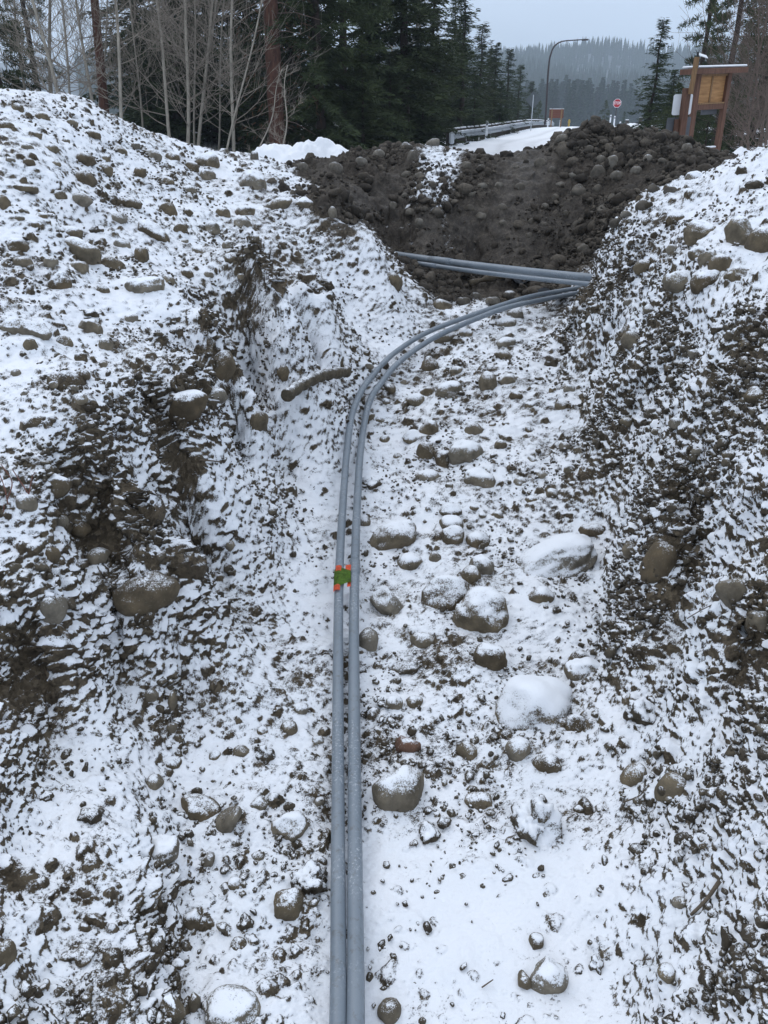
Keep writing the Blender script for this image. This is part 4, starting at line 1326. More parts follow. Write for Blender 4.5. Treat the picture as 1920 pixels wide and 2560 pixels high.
# curved log
M_BARK = mat_stone('muddy_bark', [(0.075, 0.062, 0.042), (0.085, 0.07, 0.048), (0.09, 0.075, 0.05)], scale=30.0, mud=.5)
lp = []
for (u, v) in ((716, 990), (742, 970), (773, 952), (800, 941), (830, 934), (866, 929)):
    q = hit_macro(u, v + 14, .02)
    lp.append(q + np.array((0, -.16, 0)))
_m = np.array(lp)
_yf = np.polyfit(np.arange(len(lp)), _m[:, 1], 1)
for i in range(len(lp)):
    d_ = ray(*((716, 990), (742, 970), (773, 952), (800, 941), (830, 934), (866, 929))[i])
    t_ = np.polyval(_yf, i) / d_[1]
    lp[i] = (d_[0] * t_, d_[1] * t_, CAMZ + d_[2] * t_)
lpath = smooth_path(lp, 10)
lm = MB().tube(lpath, [.052 + .008 * math.sin(i * .9) + .004 * math.sin(i * 2.7) for i in range(len(lpath))], 14)
log = lm.build('log', M_BARK)
log['snow_cover'] = .22
tag(log, 'curved muddy log lying on the snowy slope beside the bend of the pipes', 'log')
sb = MB()
e_ = lpath[-3]
sb.tube([e_ + Vector((-.01, 0, .02)), e_ + Vector((-.015, .01, .09)), e_ + Vector((0, .02, .15))], [.022, .016, .008], 7)
o = sb.build('branch_stub', M_BARK, log)
o['snow_cover'] = .2

# pit: old root log and torn black plastic
q0, _ = hit(1175, 712)
q1, _ = hit(1258, 692)
rp = smooth_path([q0 + np.array((0, 0, .02)), (q0 + q1) / 2 + np.array((0, -.05, .07)), q1 + np.array((0, 0, .05))], 8)
rl = MB().tube(rp, [.05 + .018 * math.sin(i * .8 + .4) for i in range(len(rp))], 9).build('root_log', M_CLOD)
rl['snow_cover'] = -.2
tag(rl, 'dark tapering root log lying in the pit under the crossing pipes', 'log')
M_PLASTIC = mat_simple('black_plastic', (0.022, 0.028, 0.036), .35, .4, 8.0, bump=.5, bscale=14.0)


def scrap(u, v, w, d, seed, label):
    q, _ = hit(u, v)
    r = random.Random(seed)
    bm = bmesh.new()
    n = 7
    g = [[bm.verts.new((q[0] + (a / (n - 1) - .5) * w * (1 + .3 * math.sin(b)), q[1] + (b / (n - 1) - .5) * d + .04 * math.sin(a * 1.3),
                        q[2] + .05 + .05 * math.sin(a * 1.4 + seed) * math.cos(b * .9) + r.uniform(-.012, .012) + .1 * (1 - a / (n - 1)) ** 2)) for b in range(n)] for a in range(n)]
    for a in range(n - 1):
        for b in range(n - 1):
            if (a, b) in ((0, n - 2), (n - 2, 0), (n - 2, 1), (1, n - 2)): continue
            bm.faces.new((g[a][b], g[a + 1][b], g[a + 1][b + 1], g[a][b + 1])).smooth = True
    bmesh.ops.solidify(bm, geom=bm.faces[:], thickness=.004)
    tag(from_bm('plastic_scrap', bm, M_PLASTIC), label, 'plastic sheet', 'scraps of torn black plastic in the pit')


scrap(1295, 706, .42, .45, 1, 'torn black plastic sheet lying in the pit beside the root log')
scrap(1395, 752, .5, .3, 4, 'crumpled black plastic half buried under the far bend of the pipes')

# twigs and sticks
M_TWIG = mat_simple('reddish_twig', (0.20, 0.085, 0.06), .7, .3, 20.0)
M_STICK = mat_simple('grey_brown_stick', (0.11, 0.085, 0.06), .8, .35, 20.0, bump=.4)


def sprig():
    q, _ = hit(40, 1270)
    b = Vector(q)
    m_ = MB()
    spec = [((18, 1250), (30, 1205), (2, 1160)), ((20, 1260), (10, 1215), (-8, 1170)), ((72, 1235), (45, 1195), (30, 1172)), ((72, 1235), (80, 1195), (88, 1180)), ((10, 1262), (8, 1300), (4, 1330))]
    for s in spec:
        q, _ = hit(*s[0])
        d = q[1]
        pts = [at_y(u, v, d - .02 - .01 * i) for i, (u, v) in enumerate(s)]
        m_.tube(smooth_path(pts, 5), [.0032] * 5 + [.0024] * 5 + [.0015], 5)
    o = m_.build('twig_sprig', M_TWIG)
    tag(o, 'sprig of thin reddish twigs standing out of the snow at the heap side edge', 'twigs')


sprig()


def stick(pts, r0, r1, label):
    w = []
    for (u, v, lift) in pts:
        q, _ = hit(u, v)
        w.append(q + np.array((0, -.005, lift)))
    p_ = smooth_path(w, 5)
    n = len(p_)
    tag(MB().tube(p_, [r0 + (r1 - r0) * i / (n - 1) for i in range(n)], 6).build('stick', M_STICK), label, 'stick', 'sticks and roots on the ground')


stick([(1726, 2290, .015), (1760, 2255, .02), (1795, 2212, .03)], .006, .009, 'slanting brown stick lying on the low step of the kiosk side bank')
stick([(505, 1157, .02), (532, 1161, .03), (562, 1164, .03)], .006, .004, 'short thin stick poking from the scarp above the near heap side wall')
stick([(1555, 2010, .02), (1590, 2002, .03), (1610, 1985, .03)], .004, .002, 'pale curved twig beside the smooth bare brown stone')
stick([(450, 1572, .01), (500, 1590, .015), (545, 1606, .01)], .003, .002, 'fine dark root lying on the snow under the loaf boulder scarp')
stick([(340, 1765, .02), (352, 1755, .04), (375, 1768, .03)], .003, .002, 'small hooked twig on the snow below the near scarp')
stick([(1205, 2470, .01), (1225, 2458, .02), (1232, 2452, .02)], .003, .002, 'tiny dark twig on the smooth snow near the front')
stick([(1700, 1560, .02), (1740, 1545, .04), (1780, 1520, .03)], .003, .002, 'thin root hanging across the cut bank beside the dark hollow')
# ------------------------------------------------------------------ road, guardrail, signs
M_WOOD = mat_simple('red_brown_timber', (0.125, 0.06, 0.037), .7, .35, 5.0, stretch=(6, 6, .6), bump=.3, bscale=20.0)
M_PLY = mat_simple('plywood', (0.36, 0.18, 0.065), .65, .25, 2.2, stretch=(1.5, 1, 9), bump=.1, tint=(0.40, 0.215, 0.085))
M_LIGHTWOOD = mat_simple('weathered_timber', (0.24, 0.14, 0.065), .75, .3, 5.0, stretch=(6, 6, .6), bump=.3, bscale=20.0)
M_WHITE = mat_simple('white_sign_paint', (0.80, 0.82, 0.84), .4, .05, 3.0)
M_GREYSIGN = mat_simple('dull_grey_sheet', (0.105, 0.11, 0.12), .5, .2, 4.0, metal=.3)
M_BLACK = mat_simple('black_casing', (0.02, 0.02, 0.022), .5, .3, 9.0)
M_YELLOW = mat_simple('yellow_strap', (0.42, 0.29, 0.05), .5, .15, 9.0)
M_GALV = mat_simple('galvanised_steel', (0.52, 0.55, 0.58), .5, .15, 2.5, metal=.2, bump=.1)
M_POSTWOOD = mat_simple('dark_rail_post', (0.055, 0.045, 0.035), .8, .3, 9.0)
M_REDSIGN = mat_simple('stop_red', (0.42, 0.012, 0.02), .4, .08, 3.0)
M_BROWNSIGN = mat_simple('brown_board', (0.15, 0.045, 0.022), .55, .25, 3.0, stretch=(1, 1, 8))
M_POLE = mat_simple('dark_bronze_pole', (0.035, 0.024, 0.022), .5, .25, 3.0)

# road: packed snow with wheel tracks
RAIL = [(1127, 333, 40), (1164, 330, 44), (1215, 322, 48), (1266, 311.6, 55), (1316, 305, 68), (1350, 304.5, 85), (1384, 309, 105)]
rail_w = [Vector(at_y(u, v, y)) for (u, v, y) in RAIL]
rail_g = [Vector((p.x, p.y, float(zfar(np.array([p.x]), np.array([p.y]))[0]))) for p in rail_w]
rail_line = smooth_path(rail_g, 14)
edge = [Vector((rail_line[0].x - (rail_line[0].y - y) * .16, y, 0)) for y in (22, 26, 30, 35)] + [Vector((p.x, p.y, 0)) for p in rail_line] + [Vector((rail_line[-1].x + (y - rail_line[-1].y) * .35, y, 0)) for y in (120, 140, 165)]
rv, rf, trk = [], [], []
NA = 36
for i, p in enumerate(edge):
    for a in range(NA):
        t = a / (NA - 1)
        x = p.x + .7 + 8.6 * t
        y = p.y
        z = float(zfar(np.array([x]), np.array([y]))[0]) + .05 + .06 * math.sin(math.pi * t)
        k = max(math.exp(-((t - c) / .028) ** 2) for c in (.2, .36, .58, .74))
        z -= .03 * k
        rv.append((x, y, z))
        trk.append(k)
for i in range(len(edge) - 1):
    for a in range(NA - 1):
        b = i * NA + a
        rf.append((b, b + 1, b + NA + 1, b + NA))
r_me = mesh_np('road', rv, rf)
at_ = r_me.attributes.new('track', 'FLOAT', 'POINT')
at_.data.foreach_set('value', np.array(trk, dtype=np.float32))
road = link('road', r_me, M_ROADSNOW)
tag(road, 'snow-covered road with wheel tracks curving away over a rise', kind='structure')

gr = empty('guardrail', rail_g[0])
tag(gr, 'long steel guardrail with snow on its posts curving along the snowy road', 'guardrail')
gr.location = (0, 0, 0)


def beam_mesh(line, top=.56):
    prof = [(.0, top), (.05, top - .02), (.085, top - .06), (.085, top - .10), (.02, top - .14), (.02, top - .17), (.085, top - .21), (.085, top - .25), (.05, top - .29), (.0, top - .31)]
    bm = bmesh.new()
    rows = []
    for i, p in enumerate(line):
        t = (line[min(i + 1, len(line) - 1)] - line[max(i - 1, 0)])
        t.z = 0
        t.normalize()
        s_ = Vector((t.y, -t.x, 0))
        rows.append([bm.verts.new(p + s_ * a + Vector((0, 0, z))) for a, z in prof])
    for i in range(len(line) - 1):
        for k in range(len(prof) - 1):
            bm.faces.new((rows[i][k], rows[i][k + 1], rows[i + 1][k + 1], rows[i + 1][k]))
    bmesh.ops.solidify(bm, geom=bm.faces[:], thickness=.012)
    return bm


from_bm('beam', beam_mesh(rail_line), M_GALV, gr)
e0 = rail_line[0]
MB().box(e0 + Vector((.03, -.2, .35)), (.22, .5, .5), bevel=.05).build('end_cap', M_GALV, gr)
acc, last, npost = 0, rail_line[0], 0
post_me = None
for i in range(1, len(rail_line)):
    seg = (rail_line[i] - last).length
    while acc + seg >= 1.9:
        f = (1.9 - acc) / seg
        last = last.lerp(rail_line[i], f)
        seg = (rail_line[i] - last).length
        acc = 0
        t = (rail_line[i] - rail_line[i - 1]).normalized()
        s_ = Vector((t.y, -t.x, 0))
        pos = last - s_ * .16 - Vector((0, 0, .14))
        if post_me is None:
            o = MB().box((0, 0, .35), (.16, .2, .92), bevel=.01).build('post', M_POSTWOOD, gr)
            c = MB().box((0, 0, .845), (.17, .21, .07), bevel=.03).build('snow_cap', M_SNOW, o)
            post_me, cap_me = o.data, c.data
        else:
            o = link('post', post_me, None, gr)
            c = link('snow_cap', cap_me, None, o)
        o.location = pos
        npost += 1
    acc += seg
sr = MB().tube([p + Vector((0.0, 0, .565)) - Vector((.03, 0, 0)) for p in rail_line], [.026 + .008 * math.sin(i * 1.7) for i in range(len(rail_line))], 6).build('snow_ridge', M_SNOW, gr)

# far rail stub beyond the stop sign
g2 = empty('guardrail', (0, 0, 0))
tag(g2, 'short far guardrail with five dark posts beside the stop sign', 'guardrail')
l2 = [Vector(at_y(1566, 309, 92)), Vector(at_y(1600, 303, 94)), Vector(at_y(1640, 300, 97)), Vector(at_y(1690, 300, 100))]
l2 = [Vector((p.x, p.y, p.z - .58)) for p in l2]
from_bm('beam', beam_mesh(smooth_path(l2, 4)), M_GREYSIGN, g2)
for p in [l2[0], l2[1], l2[1].lerp(l2[2], .55), l2[2], l2[2].lerp(l2[3], .5)]:
    o = link('post', post_me, None, g2)
    o.location = p + Vector((0, -.15, 0))
    o.scale = (2.0, 1.2, 1.12)
    c = link('snow_cap', cap_me, None, o)
# snowy verge it stands on
vb = []
for (u, v, y, w, h) in ((1560, 322, 84, 3.4, 1.0), (1610, 318, 90, 4.6, 1.1), (1660, 318, 93, 4.0, 1.0)):
    p = at_y(u, v, y)
    vb.append((p[0], p[1], p[2] - .6, w, h))


def snow_heap(name, label, centres, seed, lumps=.18, res=90):
    """plowed snow: merged rounded heaps with broken blocks in the surface"""
    xs = [c[0] for c in centres]
    ys = [c[1] for c in centres]
    rm = max(c[3] for c in centres)
    x0, x1, y0, y1 = min(xs) - rm, max(xs) + rm, min(ys) - rm * 1.0, max(ys) + rm * 1.0
    nx = res * 3
    ny = res
    X, Y_ = np.meshgrid(np.linspace(x0, x1, nx), np.linspace(y0, y1, ny))
    z = np.full(X.shape, -1e3)
    zb = min(c[2] for c in centres) - .5
    for (cx, cy, cz, r, h) in centres:
        d = np.hypot((X - cx) / r, (Y_ - cy) / (r * .8))
        z = np.maximum(z, cz + h * np.cos(np.clip(d, 0, 1.4) * math.pi / 2 * .9) )
    p = np.stack([X.ravel(), Y_.ravel(), z.ravel()], 1).astype(np.float32)
    dd = fbm(p * 2.2, seed, 4) * lumps + clods(p, .45, seed + 3, np.full(len(p), .6, dtype=np.float32)) * .5 * (lumps / .18) + clods(p, .2, seed + 4, np.full(len(p), .5, dtype=np.float32)) * .6 * (lumps / .18)
    p[:, 2] += dd
    rim = np.minimum.reduce([(X - x0), (x1 - X), (Y_ - y0), (y1 - Y_)]).ravel() / (rm * .35)
    p[:, 2] = zb + (p[:, 2] - zb) * np.clip(rim, 0, 1)
    q = (np.arange(ny - 1)[:, None] * nx + np.arange(nx - 1)[None, :]).ravel()
    o = link(name, mesh_np(name, p, np.stack([q, q + 1, q + nx + 1, q + nx], 1)), M_SNOW)
    return tag(o, label, 'snow bank')


def heap_at(u, vtop, y, w, h):
    p = at_y(u, vtop, y)
    return (p[0], p[1], p[2] - h, w, h)


snow_heap('snow_bank', 'bright lumpy bank of plowed snow between the big heap and the dark mound',
          [heap_at(690, 358, 19.5, .8, .55), heap_at(655, 370, 19.3, .7, .5), heap_at(735, 372, 19.5, .7, .5), heap_at(775, 374, 19.6, .6, .45), heap_at(815, 360, 19.8, .6, .55), heap_at(850, 372, 19.6, .55, .45), heap_at(885, 386, 19.6, .6, .4), heap_at(610, 384, 19.2, .7, .4)], 5, .13)
snow_heap('snow_bank', 'snow bank behind the dark mound under the info kiosk',
          [heap_at(1760, 380, 20.8, .9, .5), heap_at(1800, 382, 20.6, .7, .45), heap_at(1845, 378, 20.6, .8, .5), heap_at(1890, 384, 20.4, .8, .4)], 8, .15)
snow_heap('snow_bank', 'smooth snowy verge around the stop sign and the far rail', [heap_at(1545, 316, 86, 3.0, .6), heap_at(1590, 312, 88, 4.0, .7), heap_at(1650, 314, 92, 4.0, .7)], 11, .12, 40)


# ---- kiosk
kz = at_y(1752, 402, 19.6)
YAW = R(24)
kiosk = empty('info_kiosk', kz, YAW)
kiosk.rotation_euler = (0, R(-2.2), YAW)
kiosk.scale = (.95, .95, .84)
tag(kiosk, 'wooden notice kiosk with plywood back and snow on its small roof', 'notice board')
KW = .47
for sx in (-1, 1):
    MB().box((sx * KW, 0, .83), (.11, .13, 2.55), bevel=.006).build('post', M_WOOD, kiosk)
MB().box((0, 0, 2.17), (1.66, .46, .13), bevel=.008).build('roof', M_WOOD, kiosk)
MB().box((0, -.005, 2.275), (1.63, .44, .05), bevel=.03).build('roof_snow', M_SNOW, kiosk)
MB().box((0, .0, 1.33), (.826, .10, .13), bevel=.005).build('cross_beam', M_WOOD, kiosk)
MB().box((0, .0, .25), (.826, .12, .12), bevel=.005).build('lower_beam', M_WOOD, kiosk)
MB().box((0, 0, .335), (.78, .11, .045), bevel=.02).build('beam_snow', M_SNOW, kiosk)
for sx in (-1, 1):
    MB().box((sx * .2065, .03, 1.75), (.411, .018, .68)).build('plywood_panel', M_PLY, kiosk)
MB().box((0, .012, 1.75), (.045, .02, .68)).build('batten', M_LIGHTWOOD, kiosk)
MB().box((0, -.012, 2.075), (.826, .05, .05)).build('batten', M_LIGHTWOOD, kiosk)
MB().box((0, -.03, 1.415), (.826, .06, .035)).build('ledge', M_LIGHTWOOD, kiosk)
MB().box((.12, .1, 1.20), (.5, .02, .12)).build('grey_plate', M_GREYSIGN, kiosk)

# ---- sign post in front of it
sp = at_y(1699, 362, 17.6)
post = empty('sign_post', sp, R(10))
post.rotation_euler = (0, R(-2.0), R(10))
post.scale = (1, 1, .70)
tag(post, 'wooden sign post with white and grey panels and a small solar camera on top', 'sign post')
MB().box((0, 0, .55), (.13, .13, 1.86), bevel=.006).build('post', M_WOOD, post)
MB().box((.05, -.10, 1.78), (.085, .06, .92), Euler((0, R(2), 0)).to_matrix(), .004).build('post_extension', M_LIGHTWOOD, post)


def rounded(w, h, r, n=5):
    pts = []
    for cx, cz, a0 in ((w / 2 - r, h / 2 - r, 0), (-w / 2 + r, h / 2 - r, 90), (-w / 2 + r, -h / 2 + r, 180), (w / 2 - r, -h / 2 + r, 270)):
        for k in range(n):
            a = R(a0 + 90 * k / (n - 1))
            pts.append((cx + r * math.cos(a), cz + r * math.sin(a)))
    return pts


MB().prism(rounded(.42, .54, .05), .068, .075, Matrix.Translation((-.02, 0, 1.06))).build('white_panel', M_WHITE, post)
MB().prism(rounded(.53, .66, .03), .068, .075, Matrix.Translation((-.05, 0, .40))).build('grey_panel', M_GREYSIGN, post)
MB().box((-.115, .03, .35), (.09, .06, .66), bevel=.006).build('side_batten', M_WOOD, post)
MB().box((0, 0, .055), (.16, .15, .022), Euler((0, R(6), 0)).to_matrix(), .004).build('strap', M_YELLOW, post)
MB().box((.10, -.09, 2.12), (.05, .06, .26), bevel=.01).build('camera_box', M_BLACK, post)
MB().box((.08, -.09, 2.30), (.03, .03, .12)).build('bracket', M_BLACK, post)
MB().box((.19, -.10, 2.27), (.20, .16, .015), Euler((R(32), R(22), 0)).to_matrix(), .003).build('solar_panel', M_WHITE, post)
for (a, b) in (((.07, 2.34), (.02, 2.42)), ((.08, 2.34), (.12, 2.43)), ((.06, 2.33), (-.02, 2.36))):
    MB().tube([(a[0], -.09, a[1]), (b[0], -.09, b[1])], .006, 5).build('antenna', M_BLACK, post)

# ---- stop sign
sy = 89.0
sc_ = at_y(1543, 258, sy)
gz_ = float(zfar(np.array([sc_[0]]), np.array([sy]))[0])
stop = empty('stop_sign', (sc_[0], sy, gz_), R(-14))
tag(stop, 'red octagonal stop sign on a slim dark post beside the far rail', 'stop sign')
zc = sc_[2] - gz_
MB().tube([(0, .05, -.2), (0, .05, zc + .2)], .045, 8).build('post', M_POLE, stop)
octo = lambda r: [(r * math.cos(R(22.5 + 45 * k)), r * math.sin(R(22.5 + 45 * k))) for k in range(8)]
T_ = Matrix.Translation((0, 0, zc))
MB().prism(octo(.43), -.012, 0, T_).build('border', M_WHITE, stop)
MB().prism(octo(.39), -.018, -.0125, T_).build('face', M_REDSIGN, stop)
fc = bpy.data.curves.new('lettering', 'FONT')
fc.body = 'STOP'
fc.align_x, fc.align_y = 'CENTER', 'CENTER'
fc.size = .36
fc.extrude = .002
fc.offset = .006
fc.materials.append(M_WHITE)
fo = bpy.data.objects.new('lettering', fc)
COL.objects.link(fo)
bpy.context.view_layer.update()
lm_ = bpy.data.meshes.new_from_object(fo.evaluated_get(bpy.context.evaluated_depsgraph_get()))
bpy.data.objects.remove(fo)
lo = link('lettering', lm_, M_WHITE, stop)
lo.location = (0, -.022, zc)
lo.rotation_euler = (math.pi / 2, 0, 0)
lo.scale = (.78, 1.0, 1)

# ---- brown board seen from behind, diamond sign, markers, lamp
b_ = at_y(1391, 284, 82)
bg_ = float(zfar(np.array([b_[0]]), np.array([82]))[0])
board = empty('road_board', (b_[0], 82, bg_), R(-8))
tag(board, 'low brown wooden road board on two posts beyond the guardrail', 'sign')
zc = b_[2] - bg_
pm = None
for k in range(4):
    if pm is None:
        o = MB().box((0, 0, 0), (1.34, .04, .185)).build('plank', M_BROWNSIGN, board)
        pm = o.data
    else:
        o = link('plank', pm, None, board)
    o.location = (0, 0, zc - .285 + .19 * k)
for sx in (-.42, .48):
    MB().box((sx, -.07, (zc + .4) / 2 - .2), (.12, .09, zc + .8)).build('post', M_LIGHTWOOD, board)
MB().box((0, 0, zc + .40), (1.36, .1, .04)).build('snow_cap', M_SNOW, board)

d_ = at_y(1333, 249, 62)
dg = float(zfar(np.array([d_[0]]), np.array([62]))[0])
dia = empty('diamond_sign', (d_[0], 62, dg), R(-10))
tag(dia, 'grey back of a diamond road sign on a thin post before the dark trees', 'sign')
zc = d_[2] - dg
MB().prism([(.56, 0), (0, .56), (-.56, 0), (0, -.56)], 0, .02, Matrix.Translation((0, 0, zc))).build('panel', mat_simple('weathered_alloy', (0.10, 0.115, 0.12), .55, .15, 3.0), dia)
MB().tube([(0, -.03, -.2), (0, -.03, zc + .3)], .035, 6).build('post', M_GALV, dia)

MK = [(1217, 302, 322, 47, 'white marker post behind the near part of the guardrail'), (1370, 296, 308, 82, 'white marker post before the lamp pole'), (1400, 300, 313, 84, 'white marker post under the brown road board'),
      (1525.5, 287, 304, 82, 'taller white marker post beside the stop sign, on the road side'), (1535, 290, 309, 80, 'white marker post directly under the stop sign'), (1549, 304, 320, 76, 'white marker post in front of the far rail')]
for (u, v0, v1, y, lab) in MK:
    a, b = at_y(u, v1, y), at_y(u, v0, y)
    o = empty('marker_post', a)
    tag(o, lab, 'marker post', 'white marker posts along the road')
    h = b[2] - a[2]
    MB().box((0, 0, h / 2 - .3), (.13, .04, h + .6), bevel=.01).build('stake', M_WHITE, o)
    MB().box((0, -.025, h - .16), (.09, .006, .12)).build('reflector', M_GREYSIGN, o)
a = at_y(1422, 312, 84)
o = empty('hydrant', a)
tag(o, 'small yellow hydrant-like marker standing in the snow past the brown board', 'hydrant')
MB().tube([(0, 0, -.3), (0, 0, .35), (0, 0, .42), (0, 0, .48)], [.09, .09, .11, .04], 10).build('barrel', M_YELLOW, o)
MB().tube([(-.14, 0, .25), (.14, 0, .25)], .04, 8).build('outlets', M_YELLOW, o)

LY = 85
lp_px = [(1362, 312), (1365, 278), (1369.7, 191), (1373.7, 150), (1377, 136), (1381, 124), (1387, 114.5), (1396, 107.5), (1408, 103), (1430, 100.8), (1456, 99.2)]
lw = [Vector(at_y(u, v, LY)) for u, v in lp_px]
lamp = empty('street_lamp', lw[0])
tag(lamp, 'tall dark street lamp with a curved arm over the snowy road', 'street lamp')
pth = smooth_path([p - lw[0] for p in lw], 4)
n = len(pth)
MB().tube(pth, [.10 - .05 * min(1, i / (n * .9)) for i in range(n)], 10).build('pole', M_POLE, lamp)
e = pth[-1]
MB().box(e + Vector((.25, 0, -.01)), (.62, .26, .14), Euler((0, R(-3), 0)).to_matrix(), .04).build('lamp_head', M_POLE, lamp)
# ------------------------------------------------------------------ trees
M_FIR = mat_foliage('fir_needles', (0.010, 0.021, 0.010), (0.034, 0.053, 0.020), (0.080, 0.102, 0.038))
M_PINE = mat_foliage('pine_needles', (0.014, 0.026, 0.011), (0.044, 0.064, 0.024), (0.095, 0.115, 0.042))
M_TRUNK = mat_simple('dark_conifer_bark', (0.035, 0.024, 0.018), .9, .4, 6.0, stretch=(3, 3, .5), bump=.6, bscale=12.0)
M_PONDER = mat_simple('reddish_pine_bark', (0.075, 0.034, 0.022), .9, .5, 5.0, stretch=(3, 3, .6), bump=.8, bscale=9.0)
M_PALE = mat_simple('pale_grey_bark', (0.30, 0.27, 0.22), .85, .3, 5.0, stretch=(2, 2, .8), bump=.3, bscale=20.0)
M_BROWNTWIG = mat_simple('brown_twigs', (0.13, 0.095, 0.075), .85, .3, 8.0)


def blades(p, d, ln, wd, rng):
    """diamond blades at p along d"""
    n = len(p)
    r = rng.normal(size=(n, 3))
    s = np.cross(d, r)
    s /= np.linalg.norm(s, axis=1)[:, None] + 1e-9
    m = p + d * (ln * .45)[:, None]
    tip = p + d * ln[:, None]
    v = np.stack([p, m + s * wd[:, None] * .5, tip, m - s * wd[:, None] * .5], 1).reshape(-1, 3)
    f = np.arange(n * 4).reshape(-1, 4)
    return v, f


def conifer_mesh(name, h, r0, seed, style='fir', zlow=.03, dens=1.0, bl=.40, bw=.062):
    rng = np.random.default_rng(seed)
    ps, ds, ln = [], [], []
    z = zlow * h
    gap = .36 if style == 'fir' else .5
    while z < h * .985:
        rel = z / h
        rad = r0 * ((1 - rel) ** .8) * (.55 + .45 * min(1, (rel - zlow) * 9 + .25))
        nb = max(4, int((8 if style == 'fir' else 5) * (.55 + .45 * (1 - rel))))
        for b in range(nb):
            az = rng.uniform(0, 2 * math.pi)
            L = rad * rng.uniform(.55, 1.18)
            if L < .12: L = .12
            o = np.array((math.cos(az), math.sin(az), 0.0))
            lift = rng.uniform(.0, .35) if rel > .6 else rng.uniform(-.25, .15)
            k = max(2, int(L / .17))
            t = np.linspace(.03 if style == 'fir' else .35, 1, k)
            pts = o[None, :] * (t * L)[:, None]
            pts[:, 2] = z + rng.uniform(-.15, .15) + lift * t * L - .22 * (t * L) ** 2 / max(rad, .6) + .1 * t ** 4 * L
            for q, tt in zip(pts, t):
                m = max(2, int((11 if style == 'fir' else 15) * dens))
                lat = np.array((-o[1], o[0], 0))
                if style == 'fir':
                    sd = rng.choice([-1, 1], m)[:, None] * lat[None, :] * rng.uniform(.2, 1.0, m)[:, None]
                    d = o[None, :] * rng.uniform(.25, .9, m)[:, None] + sd + np.stack([np.zeros(m), np.zeros(m), rng.uniform(-.55, .22, m)], 1)
                    l_ = bl * rng.uniform(.5, 1.15, m) * (1.15 - .45 * tt)
                else:
                    d = rng.normal(size=(m, 3)) + o[None, :] * .5 + np.array((0, 0, .35))
                    l_ = bl * .75 * rng.uniform(.6, 1.1, m)
                d /= np.linalg.norm(d, axis=1)[:, None]
                ps.append(q[None, :] + rng.normal(size=(m, 3)) * .05)
                ds.append(d)
                ln.append(l_)
        z += gap * rng.uniform(.75, 1.25) * (1 if rel < .75 else .7)
    p, d, l_ = np.concatenate(ps), np.concatenate(ds), np.concatenate(ln)
    v, f = blades(p, d, l_, np.full(len(p), bw) * rng.uniform(.7, 1.3, len(p)), rng)
    return mesh_np(name, v, f, smooth=False)


def trunk_mesh(h, r):
    m_ = MB()
    n = 10
    m_.tube([(.04 * math.sin(i * 1.3), .04 * math.cos(i * 1.7), -.4 + (h + .2) * i / n) for i in range(n + 1)], [r * (1 - .93 * i / n) + .008 for i in range(n + 1)], 9)
    o = m_.build('trunk', M_TRUNK)
    me = o.data
    bpy.data.objects.remove(o)
    return me


CON = {}
for key, args in {'firA': (14, 2.7, 11, 'fir'), 'firB': (15, 3.1, 12, 'fir'), 'firC': (13, 2.3, 13, 'fir')}.items():
    CON[key] = (conifer_mesh('crown', *args), trunk_mesh(args[0], args[0] * .013), args[0])
CON['pineA'] = (conifer_mesh('crown', 14, 2.9, 21, 'pine', .08, 1.2, .42, .045), trunk_mesh(14, .2), 14)
CON['pineB'] = (conifer_mesh('crown', 15, 2.5, 22, 'pine', .22, 1.2, .42, .045), trunk_mesh(15, .2), 15)
CON['young'] = (conifer_mesh('crown', 4.2, 1.35, 23, 'fir', .02, 1.0, .26, .04), trunk_mesh(4.2, .06), 4.2)
CON['youngB'] = (conifer_mesh('crown', 4.6, 1.7, 24, 'pine', .02, 1.3, .36, .035), trunk_mesh(4.6, .06), 4.6)
CON['spruce'] = (conifer_mesh('crown', 9, 1.75, 25, 'fir', .03, .9, .34, .05), trunk_mesh(9, .12), 9)
CON['far'] = (conifer_mesh('crown', 14, 2.5, 26, 'fir', .03, .3, .9, .26), trunk_mesh(14, .2), 14)
for k_, (cm, tm, hh) in CON.items():
    cm.materials.append(M_PINE if k_.startswith('pine') or k_ == 'youngB' else M_FIR)


def conifer(kind, u, y, label, top=None, h=None, wide=1.0, base=None, group='dark conifers behind the heaps and beside the road', name='conifer', cat='conifer tree'):
    cm, tm, h0 = CON[kind]
    x = at_y(u, 300, y)[0]
    z0 = base if base is not None else float(macro(x, y)[0]) if y < 22 else float(zfar(np.array([x]), np.array([y]))[0])
    z0 -= .15
    if top is not None:
        # crown tip at photo row 'top'
        zt = at_y(u, top, y)[2]
        h = zt - z0
        x = at_y(u, top, y)[0]
    s = (h or h0) / h0
    o = empty(name, (x, y, z0), random.uniform(0, 6.28))
    tag(o, label, cat, group)
    t = link('trunk', tm, M_TRUNK, o)
    c = link('crown', cm, None, o)
    for q in (t, c): q.scale = (s * wide, s * wide, s)
    return o


